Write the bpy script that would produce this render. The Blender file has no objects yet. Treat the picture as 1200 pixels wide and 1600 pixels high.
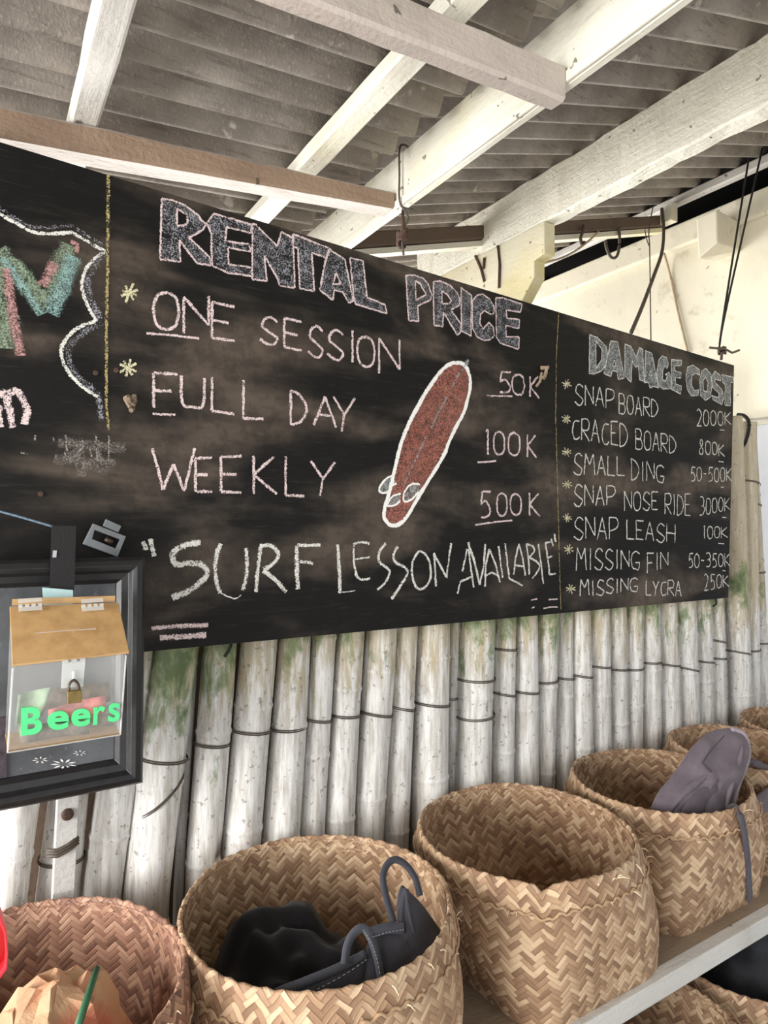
import bpy, bmesh, math, random
import numpy as np
from mathutils import Vector, Matrix, noise as mnoise
random.seed(7)
S = bpy.context.scene
COL = S.collection

# ------------------------------------------------------------------ camera
FPX = 1020.0
YAW, PIT, ROL = [math.radians(v) for v in (31.99, 0.99, 0.2)]
CF = Vector((math.sin(YAW)*math.cos(PIT), math.cos(YAW)*math.cos(PIT), math.sin(PIT)))
CR = Vector((math.cos(YAW), -math.sin(YAW), 0)); CU = CR.cross(CF)
CR = CR*math.cos(ROL) + CU*math.sin(ROL); CU = CR.cross(CF)
CO = Vector((0, 0, 1.55))
cam = bpy.data.cameras.new('camera'); camo = bpy.data.objects.new('camera', cam); COL.objects.link(camo)
cam.sensor_fit = 'VERTICAL'; cam.sensor_height = 36.0; cam.lens = 36.0*FPX/1600.0
cam.clip_start = 0.02
camo.matrix_world = Matrix(((CR.x, CU.x, -CF.x, CO.x), (CR.y, CU.y, -CF.y, CO.y), (CR.z, CU.z, -CF.z, CO.z), (0, 0, 0, 1)))
S.camera = camo

# ------------------------------------------------------------------ world, lights, exposure
W = bpy.data.worlds.new('world'); S.world = W; W.use_nodes = True
bg = W.node_tree.nodes['Background']; bg.inputs[0].default_value = (0.94, 0.98, 1.0, 1); bg.inputs[1].default_value = .70
def area(name, loc, aim, size, sizey, power, col):
    l = bpy.data.lights.new(name, 'AREA'); l.shape = 'RECTANGLE'; l.size = size; l.size_y = sizey; l.energy = power; l.color = col
    o = bpy.data.objects.new(name, l); COL.objects.link(o); o.location = loc
    o.rotation_euler = (Vector(aim)-Vector(loc)).to_track_quat('-Z', 'Y').to_euler(); return o
area('daylight_opening', (-2.6, 0.6, 1.6), (1.6, 1.2, 1.9), 2.2, 1.8, 135, (1.0, 0.985, 0.95))
area('daylight_behind_wall', (1.0, 4.2, 1.3), (1.0, 1.2, 2.3), 4.0, 1.4, 100, (1.0, 0.99, 0.95))
S.view_settings.view_transform = 'Standard'; S.view_settings.look = 'None'
S.view_settings.exposure = 0.95; S.view_settings.gamma = 1.0; S.view_settings.use_curve_mapping = False

# ------------------------------------------------------------------ picking points on real planes
def ray(x, y): return CF + CR*((x-600)/FPX) - CU*((y-800)/FPX)
def hit(x, y, p0, n):
    d = ray(x, y); n = Vector(n); return CO + d*((Vector(p0)-CO).dot(n)/d.dot(n))
def onX(x, y, v): return hit(x, y, (v, 0, 0), (1, 0, 0))
def onY(x, y, v): return hit(x, y, (0, v, 0), (0, 1, 0))
def onZ(x, y, v): return hit(x, y, (0, 0, v), (0, 0, 1))

# ------------------------------------------------------------------ object helpers
def tag(o, label=None, cat=None, group=None, kind=None):
    for k, v in (('label', label), ('category', cat), ('group', group), ('kind', kind)):
        if v: o[k] = v
    return o
def empty(name, loc, label, cat, group=None):
    o = bpy.data.objects.new(name, None); o.empty_display_size = 0.05; COL.objects.link(o); o.location = loc
    return tag(o, label, cat, group)
def wloc(o):
    v = Vector(o.location)
    while o.parent: o = o.parent; v += Vector(o.location)
    return v
class MB:
    def __init__(s): s.v = []; s.f = []; s.uv = []; s.m = []
    def add(s, vs, fs, uvs=None, mi=0):
        b = len(s.v); s.v += [Vector(p) for p in vs]
        for k, f in enumerate(fs):
            s.f.append([b+i for i in f]); s.m.append(mi)
            s.uv.append([uvs[i] for i in f] if uvs else [(0, 0)]*len(f))
    def box(s, a, b, mi=0):
        x0, y0, z0 = a; x1, y1, z1 = b
        s.hexa([(x0,y0,z0),(x1,y0,z0),(x1,y1,z0),(x0,y1,z0),(x0,y0,z1),(x1,y0,z1),(x1,y1,z1),(x0,y1,z1)], mi)
    def hexa(s, p, mi=0):   # 4 bottom ccw, 4 top
        s.add(p, [(3,2,1,0),(4,5,6,7),(0,1,5,4),(1,2,6,5),(2,3,7,6),(3,0,4,7)], None, mi)
    def tube(s, pts, r, n=8, closed=False, flat=1.0, mi=0, up=(0,0,1)):
        pts = [Vector(p) for p in pts]; N = len(pts); vs = []
        for i, p in enumerate(pts):
            t = (pts[(i+1) % N]-pts[i-1]) if closed else (pts[min(i+1, N-1)]-pts[max(i-1, 0)])
            t = t.normalized() if t.length > 1e-9 else Vector((0,0,1))
            a = Vector(up) - t*t.dot(Vector(up))
            if a.length < 0.1: a = Vector((1,0,0)) - t*t.x
            if a.length < 0.1: a = Vector((0,1,0)) - t*t.y
            a.normalize(); b = t.cross(a)
            rr = r[i] if isinstance(r, (list, tuple)) else r
            for k in range(n):
                th = 2*math.pi*k/n; vs.append(p + a*(math.cos(th)*rr) + b*(math.sin(th)*rr*flat))
        fs = []
        for i in range(N if closed else N-1):
            for k in range(n):
                j = (i+1) % N; fs.append((i*n+k, i*n+(k+1) % n, j*n+(k+1) % n, j*n+k))
        if not closed: fs += [tuple(range(n))[::-1], tuple((N-1)*n+k for k in range(n))]
        s.add(vs, fs, None, mi)
    def prism(s, poly, vec, mi=0):
        n = len(poly); poly = [Vector(p) for p in poly]; v = Vector(vec)
        s.add(poly+[p+v for p in poly], [tuple(range(n)), tuple(range(2*n-1, n-1, -1))]+[((i+1) % n, i, n+i, n+(i+1) % n) for i in range(n)], None, mi)
    def build(s, name, mats, parent=None, smooth=False, bevel=0, label=None, origin=None):
        o0 = wloc(parent) if parent else (Vector(origin) if origin is not None else sum(s.v, Vector())/max(1, len(s.v)))
        if parent and parent.type == 'MESH': pass
        me = bpy.data.meshes.new(name)
        me.from_pydata([p-o0 for p in s.v], [], s.f)
        if not isinstance(mats, (list, tuple)): mats = [mats]
        for m in mats: me.materials.append(m)
        uvl = me.uv_layers.new(name='UVMap'); k = 0
        for p, uvs, mi in zip(me.polygons, s.uv, s.m):
            p.material_index = mi; p.use_smooth = smooth
            for c in uvs: uvl.data[k].uv = c; k += 1
        bm = bmesh.new(); bm.from_mesh(me)
        if not any(any(c != (0, 0) for c in u) for u in s.uv): bmesh.ops.recalc_face_normals(bm, faces=bm.faces)
        bm.to_mesh(me); bm.free()
        o = bpy.data.objects.new(name, me); COL.objects.link(o)
        if parent: o.parent = parent
        else: o.location = o0
        if bevel:
            b = o.modifiers.new('bevel', 'BEVEL'); b.width = bevel; b.segments = 2; b.limit_method = 'ANGLE'
        if label: o['label'] = label
        return o
def smooth_pts(pts, closed=False, sub=6):
    P = [Vector(p) for p in pts]; N = len(P); out = []
    for i in range(N if closed else N-1):
        g = (lambda k: P[k % N]) if closed else (lambda k: P[min(max(k, 0), N-1)])
        a, b, c, d = g(i-1), g(i), g(i+1), g(i+2)
        for q in range(sub):
            t = q/sub
            out.append(0.5*((2*b)+(c-a)*t+(2*a-5*b+4*c-d)*t*t+(3*b-a-3*c+d)*t*t*t))
    if not closed: out.append(P[-1])
    return out

# ------------------------------------------------------------------ materials
def srgb(r, g, b):
    f = lambda c: (c/255/12.92) if c/255 <= .04045 else ((c/255+.055)/1.055)**2.4
    return (f(r), f(g), f(b), 1)
class NT:
    def __init__(s, name):
        s.m = bpy.data.materials.new(name); s.m.use_nodes = True; s.t = s.m.node_tree; s.b = s.t.nodes['Principled BSDF']
    def n(s, typ, **kw):
        nd = s.t.nodes.new(typ)
        for k, v in kw.items(): setattr(nd, k, v)
        return nd
    def link(s, a, b): s.t.links.new(a, b)
    def setv(s, sock, v):
        if isinstance(v, bpy.types.NodeSocket): s.link(v, sock)
        else: sock.default_value = v
    def math(s, op, a, b=0.0, c=0.0):
        nd = s.n('ShaderNodeMath', operation=op)
        for i, v in enumerate((a, b, c)): s.setv(nd.inputs[i], v)
        return nd.outputs[0]
    def mix(s, fac, a, b, blend='MIX'):
        nd = s.n('ShaderNodeMix', data_type='RGBA', blend_type=blend)
        s.setv(nd.inputs[0], fac); s.setv(nd.inputs[6], a); s.setv(nd.inputs[7], b); return nd.outputs[2]
    def coord(s, scale=(1,1,1), kind='Object'):
        tc = s.n('ShaderNodeTexCoord'); mp = s.n('ShaderNodeMapping'); mp.inputs['Scale'].default_value = scale
        s.link(tc.outputs[kind], mp.inputs[0]); return mp.outputs[0]
    def noise(s, vec, scale, detail=4, rough=.55, dist=0):
        nd = s.n('ShaderNodeTexNoise'); s.link(vec, nd.inputs['Vector'])
        nd.inputs['Scale'].default_value = scale; nd.inputs['Detail'].default_value = detail; nd.inputs['Roughness'].default_value = rough
        nd.inputs['Distortion'].default_value = dist; return nd.outputs[0]
    def ramp(s, fac, stops):
        nd = s.n('ShaderNodeValToRGB'); s.link(fac, nd.inputs[0]); e = nd.color_ramp.elements
        while len(e) < len(stops): e.new(0.5)
        for el, (p, c) in zip(e, stops): el.position = p; el.color = c if len(c) == 4 else (*c, 1)
        return nd.outputs[0]
    def step(s, v, a, b):
        nd = s.n('ShaderNodeMapRange', interpolation_type='SMOOTHSTEP'); s.link(v, nd.inputs[0])
        nd.inputs[1].default_value = a; nd.inputs[2].default_value = b; return nd.outputs[0]
    def bump(s, h, strength=.4, dist=.005):
        nd = s.n('ShaderNodeBump'); nd.inputs['Strength'].default_value = strength; nd.inputs['Distance'].default_value = dist
        s.link(h, nd.inputs['Height']); s.link(nd.outputs[0], s.b.inputs['Normal'])
    def done(s, col, rough=.7, spec=None, metal=0):
        s.setv(s.b.inputs['Base Color'], col); s.setv(s.b.inputs['Roughness'], rough); s.b.inputs['Metallic'].default_value = metal
        if spec is not None: s.b.inputs['Specular IOR Level'].default_value = spec
        return s.m
def plain(name, c, rough=.6, metal=0, var=.15, scale=40, bump=.15):
    t = NT(name); v = t.coord(); nz = t.noise(v, scale)
    d = tuple(x*(1-var) for x in c[:3]); l = tuple(min(1, x*(1+var)) for x in c[:3])
    if bump: t.bump(nz, bump, .002)
    return t.done(t.ramp(nz, [(.3, d), (.7, l)]), rough, None, metal)
def painted_wood(name, base, dirt, amount=.5, stretch=(6, 1, 6), stain=None, bump=.5):
    t = NT(name); v = t.coord(stretch); o = t.coord()
    g = t.noise(v, 7, 6, .65, .4); big = t.noise(o, 3.5, 5, .6); fine = t.noise(o, 90, 3)
    f = t.math('MULTIPLY', t.step(big, .45, .8), amount)
    col = t.mix(f, base, dirt)
    col = t.mix(t.math('MULTIPLY', t.step(g, .58, .72), .35), col, dirt)
    spot = t.step(t.noise(o, 38, 2, .5), .70, .74)
    col = t.mix(t.math('MULTIPLY', spot, .75), col, srgb(70, 58, 46))
    if stain: col = t.mix(t.math('MULTIPLY', t.step(t.noise(o, 2.2, 4), .5, .72), .7), col, stain)
    h = t.math('ADD', t.math('MULTIPLY', g, .7), t.math('MULTIPLY', fine, .5)); t.bump(h, bump, .006)
    return t.done(col, .65)

M = {}
M['beam'] = painted_wood('white_painted_beam', srgb(226, 222, 208), srgb(176, 166, 150), .5, (8, .8, 8), srgb(222, 212, 160))
M['rough_beam'] = painted_wood('rough_white_beam', srgb(232, 228, 214), srgb(196, 186, 168), .35, (10, .9, 10), None, 1.0)
M['rafter'] = painted_wood('grey_white_rafter', srgb(206, 202, 196), srgb(150, 144, 138), .6, (9, .8, 9))
M['purlin'] = painted_wood('pinkish_white_purlin', srgb(206, 194, 186), srgb(150, 138, 128), .6, (.8, 9, 9))
M['purlin_dust'] = painted_wood('dusty_brown_purlin', srgb(156, 132, 112), srgb(122, 100, 84), .7, (.8, 9, 9), None, .8)
M['bracket'] = painted_wood('yellowed_bracket', srgb(216, 209, 186), srgb(180, 168, 140), .5, (6, 1.5, 6), srgb(204, 184, 96))
M['dark_wood'] = painted_wood('dark_brown_wood', srgb(98, 80, 66), srgb(66, 54, 46), .8, (.8, 9, 9))
M['shelf'] = painted_wood('shelf_painted_wood', srgb(206, 204, 200), srgb(160, 154, 148), .5, (.8, 9, 9))
M['shelf_top'] = painted_wood('shelf_worn_wood', srgb(150, 132, 112), srgb(108, 92, 76), .8, (.8, 9, 9))
M['rust'] = plain('rusty_iron', srgb(76, 55, 44), .8, 0, .5, 120, .6)
M['wire'] = plain('dark_wire', srgb(80, 70, 60), .6, 0, .3, 150)
M['black_cord'] = plain('black_cord', srgb(30, 28, 27), .8, 0, .3, 200)
M['beige_cable'] = plain('beige_cable', srgb(176, 158, 132), .6, 0, .2, 60)
M['blue_cord'] = plain('blue_grey_cord', srgb(92, 112, 128), .8, 0, .4, 260)
M['strap'] = plain('black_webbing', srgb(26, 25, 27), .85, 0, .3, 300, .4)
M['grey_plastic'] = plain('grey_plastic', srgb(112, 116, 120), .5, 0, .1, 60)
M['brass'] = plain('dull_brass', srgb(140, 120, 76), .45, .8, .2, 80)
M['steel'] = plain('dark_steel', srgb(84, 72, 62), .5, .7, .3, 80)
M['green_plastic'] = plain('mint_green_plastic', srgb(84, 218, 138), .4, 0, .05, 60, 0)
M['green_stick'] = plain('green_stick', srgb(48, 98, 66), .5, 0, .15, 60)
M['red_plastic'] = plain('red_plastic', srgb(248, 52, 66), .35, 0, .04, 30, 0)
M['gap_black'] = plain('dark_loft_shell', srgb(44, 38, 34), .9)  # near-black, so the gap over the far wall reads as shade

def wall_mat():
    t = NT('cream_limewash'); o = t.coord()
    a = t.noise(o, 2.3, 6, .6); b = t.noise(o, 9, 5, .65); c = t.noise(t.coord((3, 3, 1)), 6, 5, .6)
    col = t.mix(t.math('MULTIPLY', t.step(a, .5, .8), .55), srgb(218, 211, 192), srgb(188, 178, 152))
    col = t.mix(t.math('MULTIPLY', t.step(b, .56, .72), .5), col, srgb(164, 152, 130))
    col = t.mix(t.math('MULTIPLY', t.step(t.noise(o, 30, 3), .70, .74), .6), col, srgb(130, 116, 98))
    t.bump(t.math('ADD', b, t.math('MULTIPLY', c, .4)), .35, .01); return t.done(col, .9)
M['wall'] = wall_mat()
def roof_mat():
    t = NT('weathered_fibre_cement'); o = t.coord(); st = t.coord((1.0, 14, 14))
    a = t.noise(o, 3.5, 6, .65); b = t.noise(st, 6, 5, .7); fine = t.noise(t.coord((1, .4, 1)), 160, 2)
    col = t.mix(t.step(a, .3, .75), srgb(122, 114, 107), srgb(172, 164, 155))
    col = t.mix(t.math('MULTIPLY', t.step(b, .52, .7), .55), col, srgb(88, 80, 74))
    col = t.mix(t.math('MULTIPLY', t.step(fine, .6, .7), .4), col, srgb(184, 174, 160))
    col = t.mix(t.math('MULTIPLY', t.step(t.noise(o, 11, 4, .6), .66, .72), .6), col, srgb(206, 198, 186))
    t.bump(t.math('ADD', fine, b), .35, .004); return t.done(col, .9)
M['roof'] = roof_mat()
def bamboo_mat():
    t = NT('whitewashed_bamboo'); o = t.coord(); info = t.n('ShaderNodeObjectInfo')
    geo = t.n('ShaderNodeNewGeometry'); sep = t.n('ShaderNodeSeparateXYZ'); t.link(geo.outputs['Position'], sep.inputs[0])
    off = t.n('ShaderNodeVectorMath', operation='ADD'); t.link(geo.outputs['Position'], off.inputs[0])
    sc = t.n('ShaderNodeMapping'); sc.inputs['Scale'].default_value = (14, 14, 1.6); t.link(geo.outputs['Position'], sc.inputs[0])
    streak = t.noise(sc.outputs[0], 5, 6, .65); P = geo.outputs['Position']
    blot = t.noise(P, 9, 5, .65); fine = t.noise(P, 70, 3, .6)
    grain = t.n('ShaderNodeMapping'); grain.inputs['Scale'].default_value = (60, 60, 3); t.link(geo.outputs['Position'], grain.inputs[0])
    gr = t.noise(grain.outputs[0], 6, 4, .7)
    col = t.mix(t.step(streak, .35, .7), srgb(236, 235, 233), srgb(190, 184, 176))
    col = t.mix(t.math('MULTIPLY', t.step(gr, .52, .7), .4), col, srgb(158, 150, 140))
    # bare yellowish bamboo and green algae towards the damp upper end
    up = t.n('ShaderNodeMapRange'); t.link(sep.outputs[2], up.inputs[0]); up.inputs[1].default_value = .93; up.inputs[2].default_value = 1.30
    bare = t.math('MULTIPLY', t.step(t.math('ADD', t.math('MULTIPLY', up.outputs[0], .55), streak), .72, 1.0), .75)
    col = t.mix(bare, col, srgb(186, 170, 136))
    big = t.noise(t.n('ShaderNodeNewGeometry').outputs['Position'], 5.5, 4, .6)
    pm = t.n('ShaderNodeMapping'); pm.inputs['Scale'].default_value = (1, 1, .42); t.link(P, pm.inputs[0])
    patch = t.noise(pm.outputs[0], 26, 5, .68, .5)
    sm = t.math('ADD', t.math('MULTIPLY', up.outputs[0], .34), t.math('ADD', t.math('MULTIPLY', patch, .75), t.math('ADD', t.math('MULTIPLY', big, .5), t.math('MULTIPLY', t.math('SUBTRACT', info.outputs['Random'], .5), .22))))
    hi = t.n('ShaderNodeMapRange'); t.link(sep.outputs[2], hi.inputs[0]); hi.inputs[1].default_value = 1.28; hi.inputs[2].default_value = 1.55; hi.inputs[3].default_value = 0; hi.inputs[4].default_value = .26
    sm = t.math('SUBTRACT', sm, hi.outputs[0])
    alg = t.step(sm, .86, 1.0)
    col = t.mix(t.math('MULTIPLY', alg, .72), col, srgb(96, 124, 64))
    col = t.mix(t.math('MULTIPLY', t.step(sm, .98, 1.08), .6), col, srgb(58, 84, 44))
    col = t.mix(t.math('MULTIPLY', t.step(fine, .62, .68), .6), col, srgb(120, 110, 98))
    col = t.mix(t.math('MULTIPLY', t.step(blot, .64, .76), .45), col, srgb(150, 140, 126))
    t.bump(t.math('ADD', streak, t.math('MULTIPLY', fine, .4)), .3, .003); return t.done(col, .62)
M['bamboo'] = bamboo_mat()
def board_mat():
    t = NT('smeared_sheen_blackboard'); o = t.coord((1, 1, 1)); st = t.coord((1.1, 1, 3.2))
    a = t.noise(st, 1.9, 5, .5, .3); scr = t.noise(t.coord((1.5, 1, 26)), 9, 4, .7); f = t.noise(o, 26, 5, .65)
    col = t.mix(t.step(a, .45, .70), srgb(20, 19, 18), srgb(94, 83, 74))  # brown patches: rubbed smears, with the board's hazy sheen put into the colour
    col = t.mix(t.math('MULTIPLY', t.step(scr, .52, .75), .16), col, srgb(96, 86, 76))
    col = t.mix(t.math('MULTIPLY', t.step(f, .42, .62), .35), col, srgb(12, 12, 12))
    t.bump(t.math('ADD', f, scr), .12, .002); return t.done(col, .6, .2)
M['board'] = board_mat()
def chalk(name, c, cover, soft=.12):
    t = NT(name); o = t.coord(); t.b.inputs['Roughness'].default_value = .95
    g = t.noise(o, 330, 3, .7); g2 = t.noise(o, 60, 3, .6)
    v = t.math('ADD', t.math('MULTIPLY', g, .75), t.math('MULTIPLY', g2, .25))
    uv = t.n('ShaderNodeUVMap'); sp = t.n('ShaderNodeSeparateXYZ'); t.link(uv.outputs[0], sp.inputs[0])
    e = t.math('POWER', t.math('ABSOLUTE', sp.outputs[1]), 3.0)
    th = t.math('ADD', t.math('MULTIPLY', e, .22), .70 - .42*cover)
    fac = t.n('ShaderNodeMapRange', interpolation_type='SMOOTHSTEP')
    t.link(t.math('SUBTRACT', v, th), fac.inputs[0]); fac.inputs[1].default_value = -soft*.5; fac.inputs[2].default_value = soft*.5
    t.link(fac.outputs[0], t.b.inputs['Alpha']); t.b.inputs['Base Color'].default_value = c
    t.b.inputs['Specular IOR Level'].default_value = .1
    return t.m
M['ck_pink'] = chalk('pinkish_white_chalk', srgb(222, 202, 202), .62)
M['ck_white'] = chalk('white_chalk', srgb(222, 220, 214), .62)
M['ck_bold'] = chalk('bold_white_chalk', srgb(244, 242, 238), .85)
M['ck_yellow'] = chalk('yellow_chalk', srgb(212, 206, 172), .6)
M['ck_gold'] = chalk('dull_gold_chalk', srgb(176, 160, 112), .52)
M['ck_grey'] = chalk('grey_chalk_shading', srgb(150, 150, 158), .40)
M['ck_grey2'] = chalk('dense_grey_chalk', srgb(158, 162, 162), .52)
M['ck_red'] = chalk('brick_red_chalk', srgb(164, 108, 96), .54, .25)
M['ck_salmon'] = chalk('salmon_chalk', srgb(176, 128, 112), .5, .3)
M['ck_pinkred'] = chalk('pink_red_chalk', srgb(190, 146, 144), .54, .3)
M['ck_green'] = chalk('pale_green_chalk', srgb(152, 170, 146), .46, .35)
M['ck_cyan'] = chalk('pale_cyan_chalk', srgb(146, 178, 174), .50, .3)
M['ck_faint'] = chalk('faint_chalk', srgb(200, 194, 188), .36, .3)
M['ck_smear'] = chalk('rubbed_chalk_smear', srgb(160, 152, 146), .26, .4)

def weave_mat(name, dark, mid, light, w=.0125, red=False):
    t = NT(name); uv = t.n('ShaderNodeUVMap'); sp = t.n('ShaderNodeSeparateXYZ'); t.link(uv.outputs[0], sp.inputs[0])
    # slight hand-made irregularity
    wob = t.n('ShaderNodeTexNoise'); t.link(uv.outputs[0], wob.inputs['Vector']); wob.inputs['Scale'].default_value = 9
    k = 1/(math.sqrt(2)*w)
    u = t.math('MULTIPLY', t.math('ADD', sp.outputs[0], t.math('MULTIPLY', wob.outputs[0], .012)), k); v = t.math('MULTIPLY', sp.outputs[1], k)
    a = t.math('ADD', u, v); b = t.math('ADD', t.math('SUBTRACT', u, v), 600.0)
    i = t.math('FLOOR', a); j = t.math('FLOOR', b)
    pa = t.math('MODULO', t.math('ADD', b, i), 6.0); pb = t.math('MODULO', t.math('ADD', a, j), 6.0)
    top = t.math('LESS_THAN', t.math('MODULO', t.math('ADD', i, j), 6.0), 2.99)   # warp strand on top
    def prof(fr, pos):
        c = t.math('ABSOLUTE', t.math('SUBTRACT', t.math('MULTIPLY', fr, 2.0), 1.0))
        x = t.math('SUBTRACT', 1.0, t.math('POWER', c, 4.0))
        y = t.math('SINE', t.math('MULTIPLY', pos, math.pi/3))
        return t.math('ADD', t.math('MULTIPLY', x, .55), t.math('MULTIPLY', t.math('POWER', t.math('ABSOLUTE', y), .6), .6))
    hA = prof(t.math('FRACT', a), pa); hB = prof(t.math('FRACT', b), t.math('SUBTRACT', pb, 3.0))
    h = t.math('ADD', t.math('MULTIPLY', hA, top), t.math('MULTIPLY', hB, t.math('SUBTRACT', 1.0, top)))
    idA = t.math('FLOOR', t.math('DIVIDE', t.math('ADD', b, i), 6.0)); idB = t.math('FLOOR', t.math('DIVIDE', t.math('ADD', a, j), 6.0))
    cx = t.n('ShaderNodeCombineXYZ')
    inv = t.math('SUBTRACT', 1.0, top)
    t.link(t.math('ADD', t.math('MULTIPLY', i, top), t.math('MULTIPLY', t.math('ADD', j, 91.0), inv)), cx.inputs[0])
    t.link(t.math('ADD', t.math('MULTIPLY', idA, top), t.math('MULTIPLY', idB, inv)), cx.inputs[1])
    t.link(top, cx.inputs[2])
    wn = t.n('ShaderNodeTexWhiteNoise', noise_dimensions='3D'); t.link(cx.outputs[0], wn.inputs['Vector'])
    fib = t.noise(t.coord((60, 60, 12)), 9, 3, .7)
    val = t.math('ADD', t.math('MULTIPLY', wn.outputs[0], .7), t.math('MULTIPLY', fib, .3))
    o = t.coord(); st = t.noise(o, 5, 4, .6)
    val = t.math('ADD', val, t.math('MULTIPLY', t.math('SUBTRACT', st, .5), .5))
    col = t.ramp(val, [(.12, dark), (.5, mid), (.88, light)])
    t.bump(h, .75, .003); return t.done(col, .55, .35)
M['weave'] = weave_mat('woven_bamboo_strip', srgb(132, 102, 79), srgb(172, 139, 110), srgb(212, 184, 152), .0098)
M['weave_red'] = weave_mat('reddish_woven_strip', srgb(116, 84, 70), srgb(160, 120, 100), srgb(192, 154, 130), .0098)
M['fibre_dull'] = plain('plaited_straw', srgb(182, 150, 118), .7, 0, .25, 90)
M['fibre'] = plain('loose_straw', srgb(226, 206, 172), .7, 0, .15, 60)
def cloth(name, c, var=.25, rough=.9):
    t = NT(name); o = t.coord(); a = t.noise(o, 14, 4, .6); w = t.noise(o, 420, 2)
    d = tuple(x*(1-var) for x in c[:3]); l = tuple(x*(1+var) for x in c[:3])
    t.bump(t.math('ADD', t.math('MULTIPLY', a, .8), t.math('MULTIPLY', w, .25)), .5, .006)
    t.b.inputs['Sheen Weight'].default_value = .15
    return t.done(t.ramp(a, [(.3, d), (.7, l)]), rough, .2)
M['cloth_black'] = cloth('black_cloth', srgb(27, 26, 28), .3, 1.0)
M['cloth_char'] = cloth('charcoal_cloth', srgb(64, 64, 71))
M['cloth_trim'] = cloth('charcoal_trim', srgb(82, 84, 93))
M['cloth_purple'] = cloth('purplish_grey_cloth', srgb(106, 96, 104))
M['cloth_pipe'] = cloth('pale_grey_piping', srgb(150, 140, 146))
M['cloth_strap'] = cloth('slate_strap', srgb(80, 76, 86))
M['cloth_sheen'] = cloth('shiny_black_cloth', srgb(40, 41, 46), .5, .45)
M['thread'] = plain('pale_thread', srgb(170, 172, 176), .8, 0, .1, 100, 0)
def paper_mat():
    t = NT('crumpled_brown_paper'); o = t.coord(); a = t.noise(o, 12, 5, .6, .6); b = t.noise(o, 5, 3)
    col = t.mix(t.step(b, .42, .62), srgb(204, 168, 132), srgb(206, 126, 100))
    col = t.mix(t.math('MULTIPLY', t.step(a, .55, .7), .5), col, srgb(168, 120, 92))
    t.bump(a, .8, .012); return t.done(col, .75)
M['paper'] = paper_mat()
def lid_mat():
    t = NT('brown_masked_acrylic'); o = t.coord(); a = t.noise(o, 30, 5, .6); b = t.noise(t.coord((2, 14, 14)), 12, 3)
    col = t.mix(t.step(a, .35, .7), srgb(196, 158, 108), srgb(176, 138, 92))
    col = t.mix(t.math('MULTIPLY', t.step(b, .62, .72), .4), col, srgb(120, 92, 66)); return t.done(col, .45)
M['lid'] = lid_mat()
def acrylic():
    t = NT('clear_acrylic'); t.b.inputs['Base Color'].default_value = (.97, .98, .98, 1); t.b.inputs['Roughness'].default_value = .03
    t.b.inputs['IOR'].default_value = 1.45; t.b.inputs['Alpha'].default_value = .09
    return t.m
M['acrylic'] = acrylic()
def acr_edge():
    t = NT('frosted_acrylic_edge'); t.b.inputs['Base Color'].default_value = srgb(232, 234, 232); t.b.inputs['Roughness'].default_value = .25
    t.b.inputs['Alpha'].default_value = .42; return t.m
M['acr_edge'] = acr_edge()
M['frame_black'] = plain('black_lacquered_frame', srgb(30, 30, 32), .38, 0, .3, 60, .2)
def panel_mat():
    t = NT('grey_slate_panel'); o = t.coord(); a = t.noise(o, 8, 5, .6); b = t.noise(o, 60, 3)
    col = t.mix(t.step(a, .35, .7), srgb(62, 64, 68), srgb(92, 94, 98)); col = t.mix(t.math('MULTIPLY', t.step(b, .64, .7), .4), col, srgb(120, 122, 124))
    return t.done(col, .4)
M['panel'] = panel_mat()
M['panel_purple'] = plain('mottled_purple_panel', srgb(66, 56, 64), .6, 0, .5, 90)
M['flower'] = plain('white_flower_paint', srgb(226, 226, 226), .6, 0, .1, 60, 0)
M['note_red'] = plain('reddish_banknote', srgb(200, 112, 106), .7, 0, .35, 70)
M['note_grey'] = plain('greyish_banknote', srgb(122, 110, 96), .7, 0, .5, 60)
M['note_green'] = plain('greenish_banknote', srgb(146, 168, 140), .7, 0, .25, 60)
M['paper_blue'] = plain('pale_blue_paper', srgb(176, 206, 208), .7, 0, .08, 60)
M['floor'] = plain('concrete_floor', srgb(208, 204, 198), .85, 0, .2, 3)

# ------------------------------------------------------------------ setting: floor, roof sheets, far wall
m = MB(); m.add([(-9,-9,0),(9,-9,0),(9,9,0),(-9,9,0)], [(0,1,2,3)])
tag(m.build('floor', M['floor']), kind='structure')
def zl(x): return 2.434 + .090*(x-.15)
def zr(x): return 2.542 + .296*(x-.87)
def sheet(name, zf, x0, x1, y0, y1, phase, wavy_end=False):
    nx = 12; pitch = .092; ny = int((y1-y0)/pitch*10); m = MB(); vs = []; lay = []
    for s_ in (0, 1):
        for j in range(ny+1):
            y = y0+(y1-y0)*j/ny; w = math.sin(2*math.pi*(y-phase)/pitch)
            for i in range(nx+1):
                x = x0+(x1-x0)*i/nx
                vs.append((x, y, zf(x)+.028*w+.006*s_+.003*math.sin(y*3.1+x*1.7)))
    n = (nx+1)*(ny+1); fs = []
    for j in range(ny):
        for i in range(nx):
            a = j*(nx+1)+i; fs.append((a, a+nx+1, a+nx+2, a+1)); fs.append((n+a, n+a+1, n+a+nx+2, n+a+nx+1))
    for j in range(ny):
        for i in (0, nx):
            a = j*(nx+1)+i; fs.append((a, a+nx+1, n+a+nx+1, n+a))
    for i in range(nx):
        for j in (0, ny):
            a = j*(nx+1)+i; fs.append((a, a+1, n+a+1, n+a))
    m.add(vs, fs); o = m.build(name, M['roof'], smooth=True)
    tag(o, kind='structure'); return o
sheet('ceiling', zl, -2.4, .873, -1.4, 2.9, 1.293)
sheet('ceiling', zr, .70, 2.74, -1.4, 2.9, 1.372)
m = MB(); m.box((2.80, -1.6, 2.0), (3.06, 3.6, 2.945))
tag(m.build('wall_right', M['wall'], bevel=.004), kind='structure')
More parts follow.
